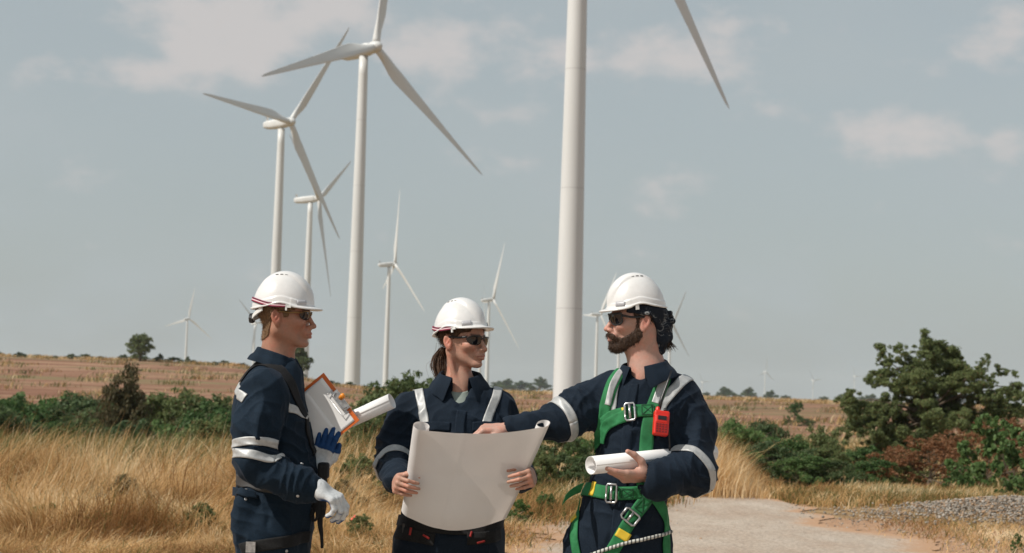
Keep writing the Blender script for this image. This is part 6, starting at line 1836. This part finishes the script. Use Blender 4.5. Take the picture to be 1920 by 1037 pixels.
    blades('dry_grass', x, y, h*prof*fade, .007, .6, 'tall dry straw coloured grass filling the left foreground', 2, green=.07, jit=.5, messy=1.3)
    x, y, h = scatter(34000, (-60, 1080), (12.3, 18), 26, 3, off, .5)
    blades('straw_litter', x, y, h*.16, .008, 1.5, 'short flattened straw on the bare soil', 4, green=.12, jit=.8)
    x, y, h = scatter(1300, (-40, 700), (17, 26), 2, 5, off, .6)
    blades('seed_stalks', x, y,   .45+h*.50, .0065, .30, 'thin tall stalks rising over the dry grass', 6, jit=.25)
    x, y, h = scatter(26000, (-60, 720), (26, 34), 30, 7, None, .9)
    blades('green_weeds', x, y, h*.62, .016, .5, 'mixed green and straw weeds before the tree belt', 8, green=.75)
    # right side: tuft beside the bearded man, verge, bank
    x, y, h = scatter(11000, (1290, 1420), (24.5, 28), 60, 9, None, .5); hh = np.interp(x/y*FPX+960, [1290, 1330, 1365, 1410, 1450], [1.5, 1.45, 1.15, .65, .35])
    blades('dry_grass', x, y, h*hh*.62, .010, .35, 'tall yellow dry grass beside the bearded man\'s elbow', 10)
    x, y, h = scatter(26000, (1600, 2000), (24.0, 27), 40, 11, None, .7)
    blades('verge_grass', x, y, h*.21, .012, .6, 'pale dry grass strip above the rubble bank', 12, green=.25)
    x, y, h = scatter(9000, (1430, 1640), (23.3, 25.5), 40, 41, lambda x, y: (x > 3.85)*1., .7)
    blades('verge_grass', x, y, h*.22, .011, .8, 'short pale grass at the bend of the track', 42, green=.3)
    x, y, h = scatter(6500, (1490, 2000), (15.2, 20.6), 30, 13, lambda x, y: np.clip(sstep(3.9, 5.2, x)*(1-.0*y), 0, 1), .6)
    blades('verge_straw', x, y, h*.12, .008, 1.3, 'sparse short straw on the orange verge', 14, green=.2)
    x, y, h = scatter(9000, (960, 1260), (18.5, 24), 40, 15, lambda x, y: 1-sstep(.0, .9, x-(y-17.5)*.35), .6)
    blades('dry_grass', x, y, h*.34, .010, .7, 'short dry grass between the plan and the track', 16, green=.3)
    x, y, h = scatter(16000, (700, 1330), (25.5, 34), 40, 17, None, .7)
    blades('dry_grass', x, y, h*.9, .013, .5, 'dry grass behind the workers', 18, green=.35)
    x, y, h = scatter(60000, (-100, 2020), (34, 120), 60, 19, None, 1.6, 1.3)
    blades('field_scrub', x, y, h*.75, .035, .6, 'low scrub on the ground beyond the belt', 20, green=.45)
    x, y, h = scatter(16000, (-100, 2020), (125, 345), 50, 29, None, 2.6)
    blades('field_weeds', x, y, h*.9, .10, .6, 'scattered weeds over the ploughed fields', 30, green=.55)
    x, y, h = scatter(40000, (-100, 2020), (350, 385), 60, 23, None, 3.0)
    blades('crest_grass', x, y, h*.9, .13, .5, 'straw fringe along the crest of the fields', 24, green=.12)
    G7 = 'weeds growing in the dry grass'
    wl = []
    for i, (px, py, d, k, sz_, lab) in enumerate([(110, 985, 16, 'bushC', .22, 'small green tuft in the straw at the lower left'), (205, 1000, 15.6, 'bushC', .20, 'green weed tuft near the bottom, left of the left man'), (395, 985, 15.8, 'bushB', .28, 'green weed clump just left of the left man\'s hip'), 
                                  (250, 955, 17, 'treeS', .36, 'brown dead weed low in the middle of the grass'), (690, 1000, 15.5, 'bushB', .24, 'olive weed tuft left of the woman\'s hip'), (690, 860, 20, 'bushB', .55, 'olive weed between the glove and the woman'), (655, 940, 18, 'treeS', .34, 'brown weed beside the hanging glove')]):
        p = at(px, d); place('weed', K[k], p, sz_*1.3, i*1.1, lab, 'weed', G7, sz=sz_*1.2)
    # --- scraps of red barrier tape lying in the straw
    tp = Mat('red_tape', (.62, .10, .06), .5).m
    for px, py, d, ang, lab in ((662, 972, 14.6, 2.0, 'curled scrap of red tape on the ground by the left man'), (1778, 958, 21.6, .2, 'red shard on the rubble bank')):
        c0 = W(px, py, d); g = float(ground_z(c0[0], c0[1])); c0 = np.array([c0[0], c0[1], max(g+.02, c0[2])])
        u = np.array([math.cos(ang), .3*math.sin(ang), -.35]); P = [c0-u*.045, c0-u*.02+(0, 0, .012), c0+u*.015, c0+u*.05+(0, 0, .01)]
        v, f, uv = ribbon(None, P, .022, thick=.0012, n=16, m=3, free=(.1, -.8, .6), wid=(.2, .4, .9)); o = mesh_np('tape_scrap', v, f, [tp]); tag(o, lab, 'tape scrap', 'red tape scraps')


build_veg()
# ------------------------------------------------------------------ haze
def build_haze():
    V, F = boxm((0, 3400, 72), (5200, 6400, 78))
    m = bpy.data.materials.new('air_haze'); m.use_nodes = True; nt = m.node_tree; nt.nodes.clear()
    o_ = nt.nodes.new('ShaderNodeOutputMaterial'); v = nt.nodes.new('ShaderNodeVolumePrincipled')
    v.inputs['Color'].default_value = (.72, .80, .86, 1); v.inputs['Density'].default_value = HAZE; v.inputs['Anisotropy'].default_value = 0.0
    nt.links.new(v.outputs[0], o_.inputs['Volume'])
    o = mesh_np('haze', V, F, [m], smooth=False); tag(o, 'thin pale haze hanging over the plain', kind='stuff')


HAZE = 0.85e-4
build_haze()
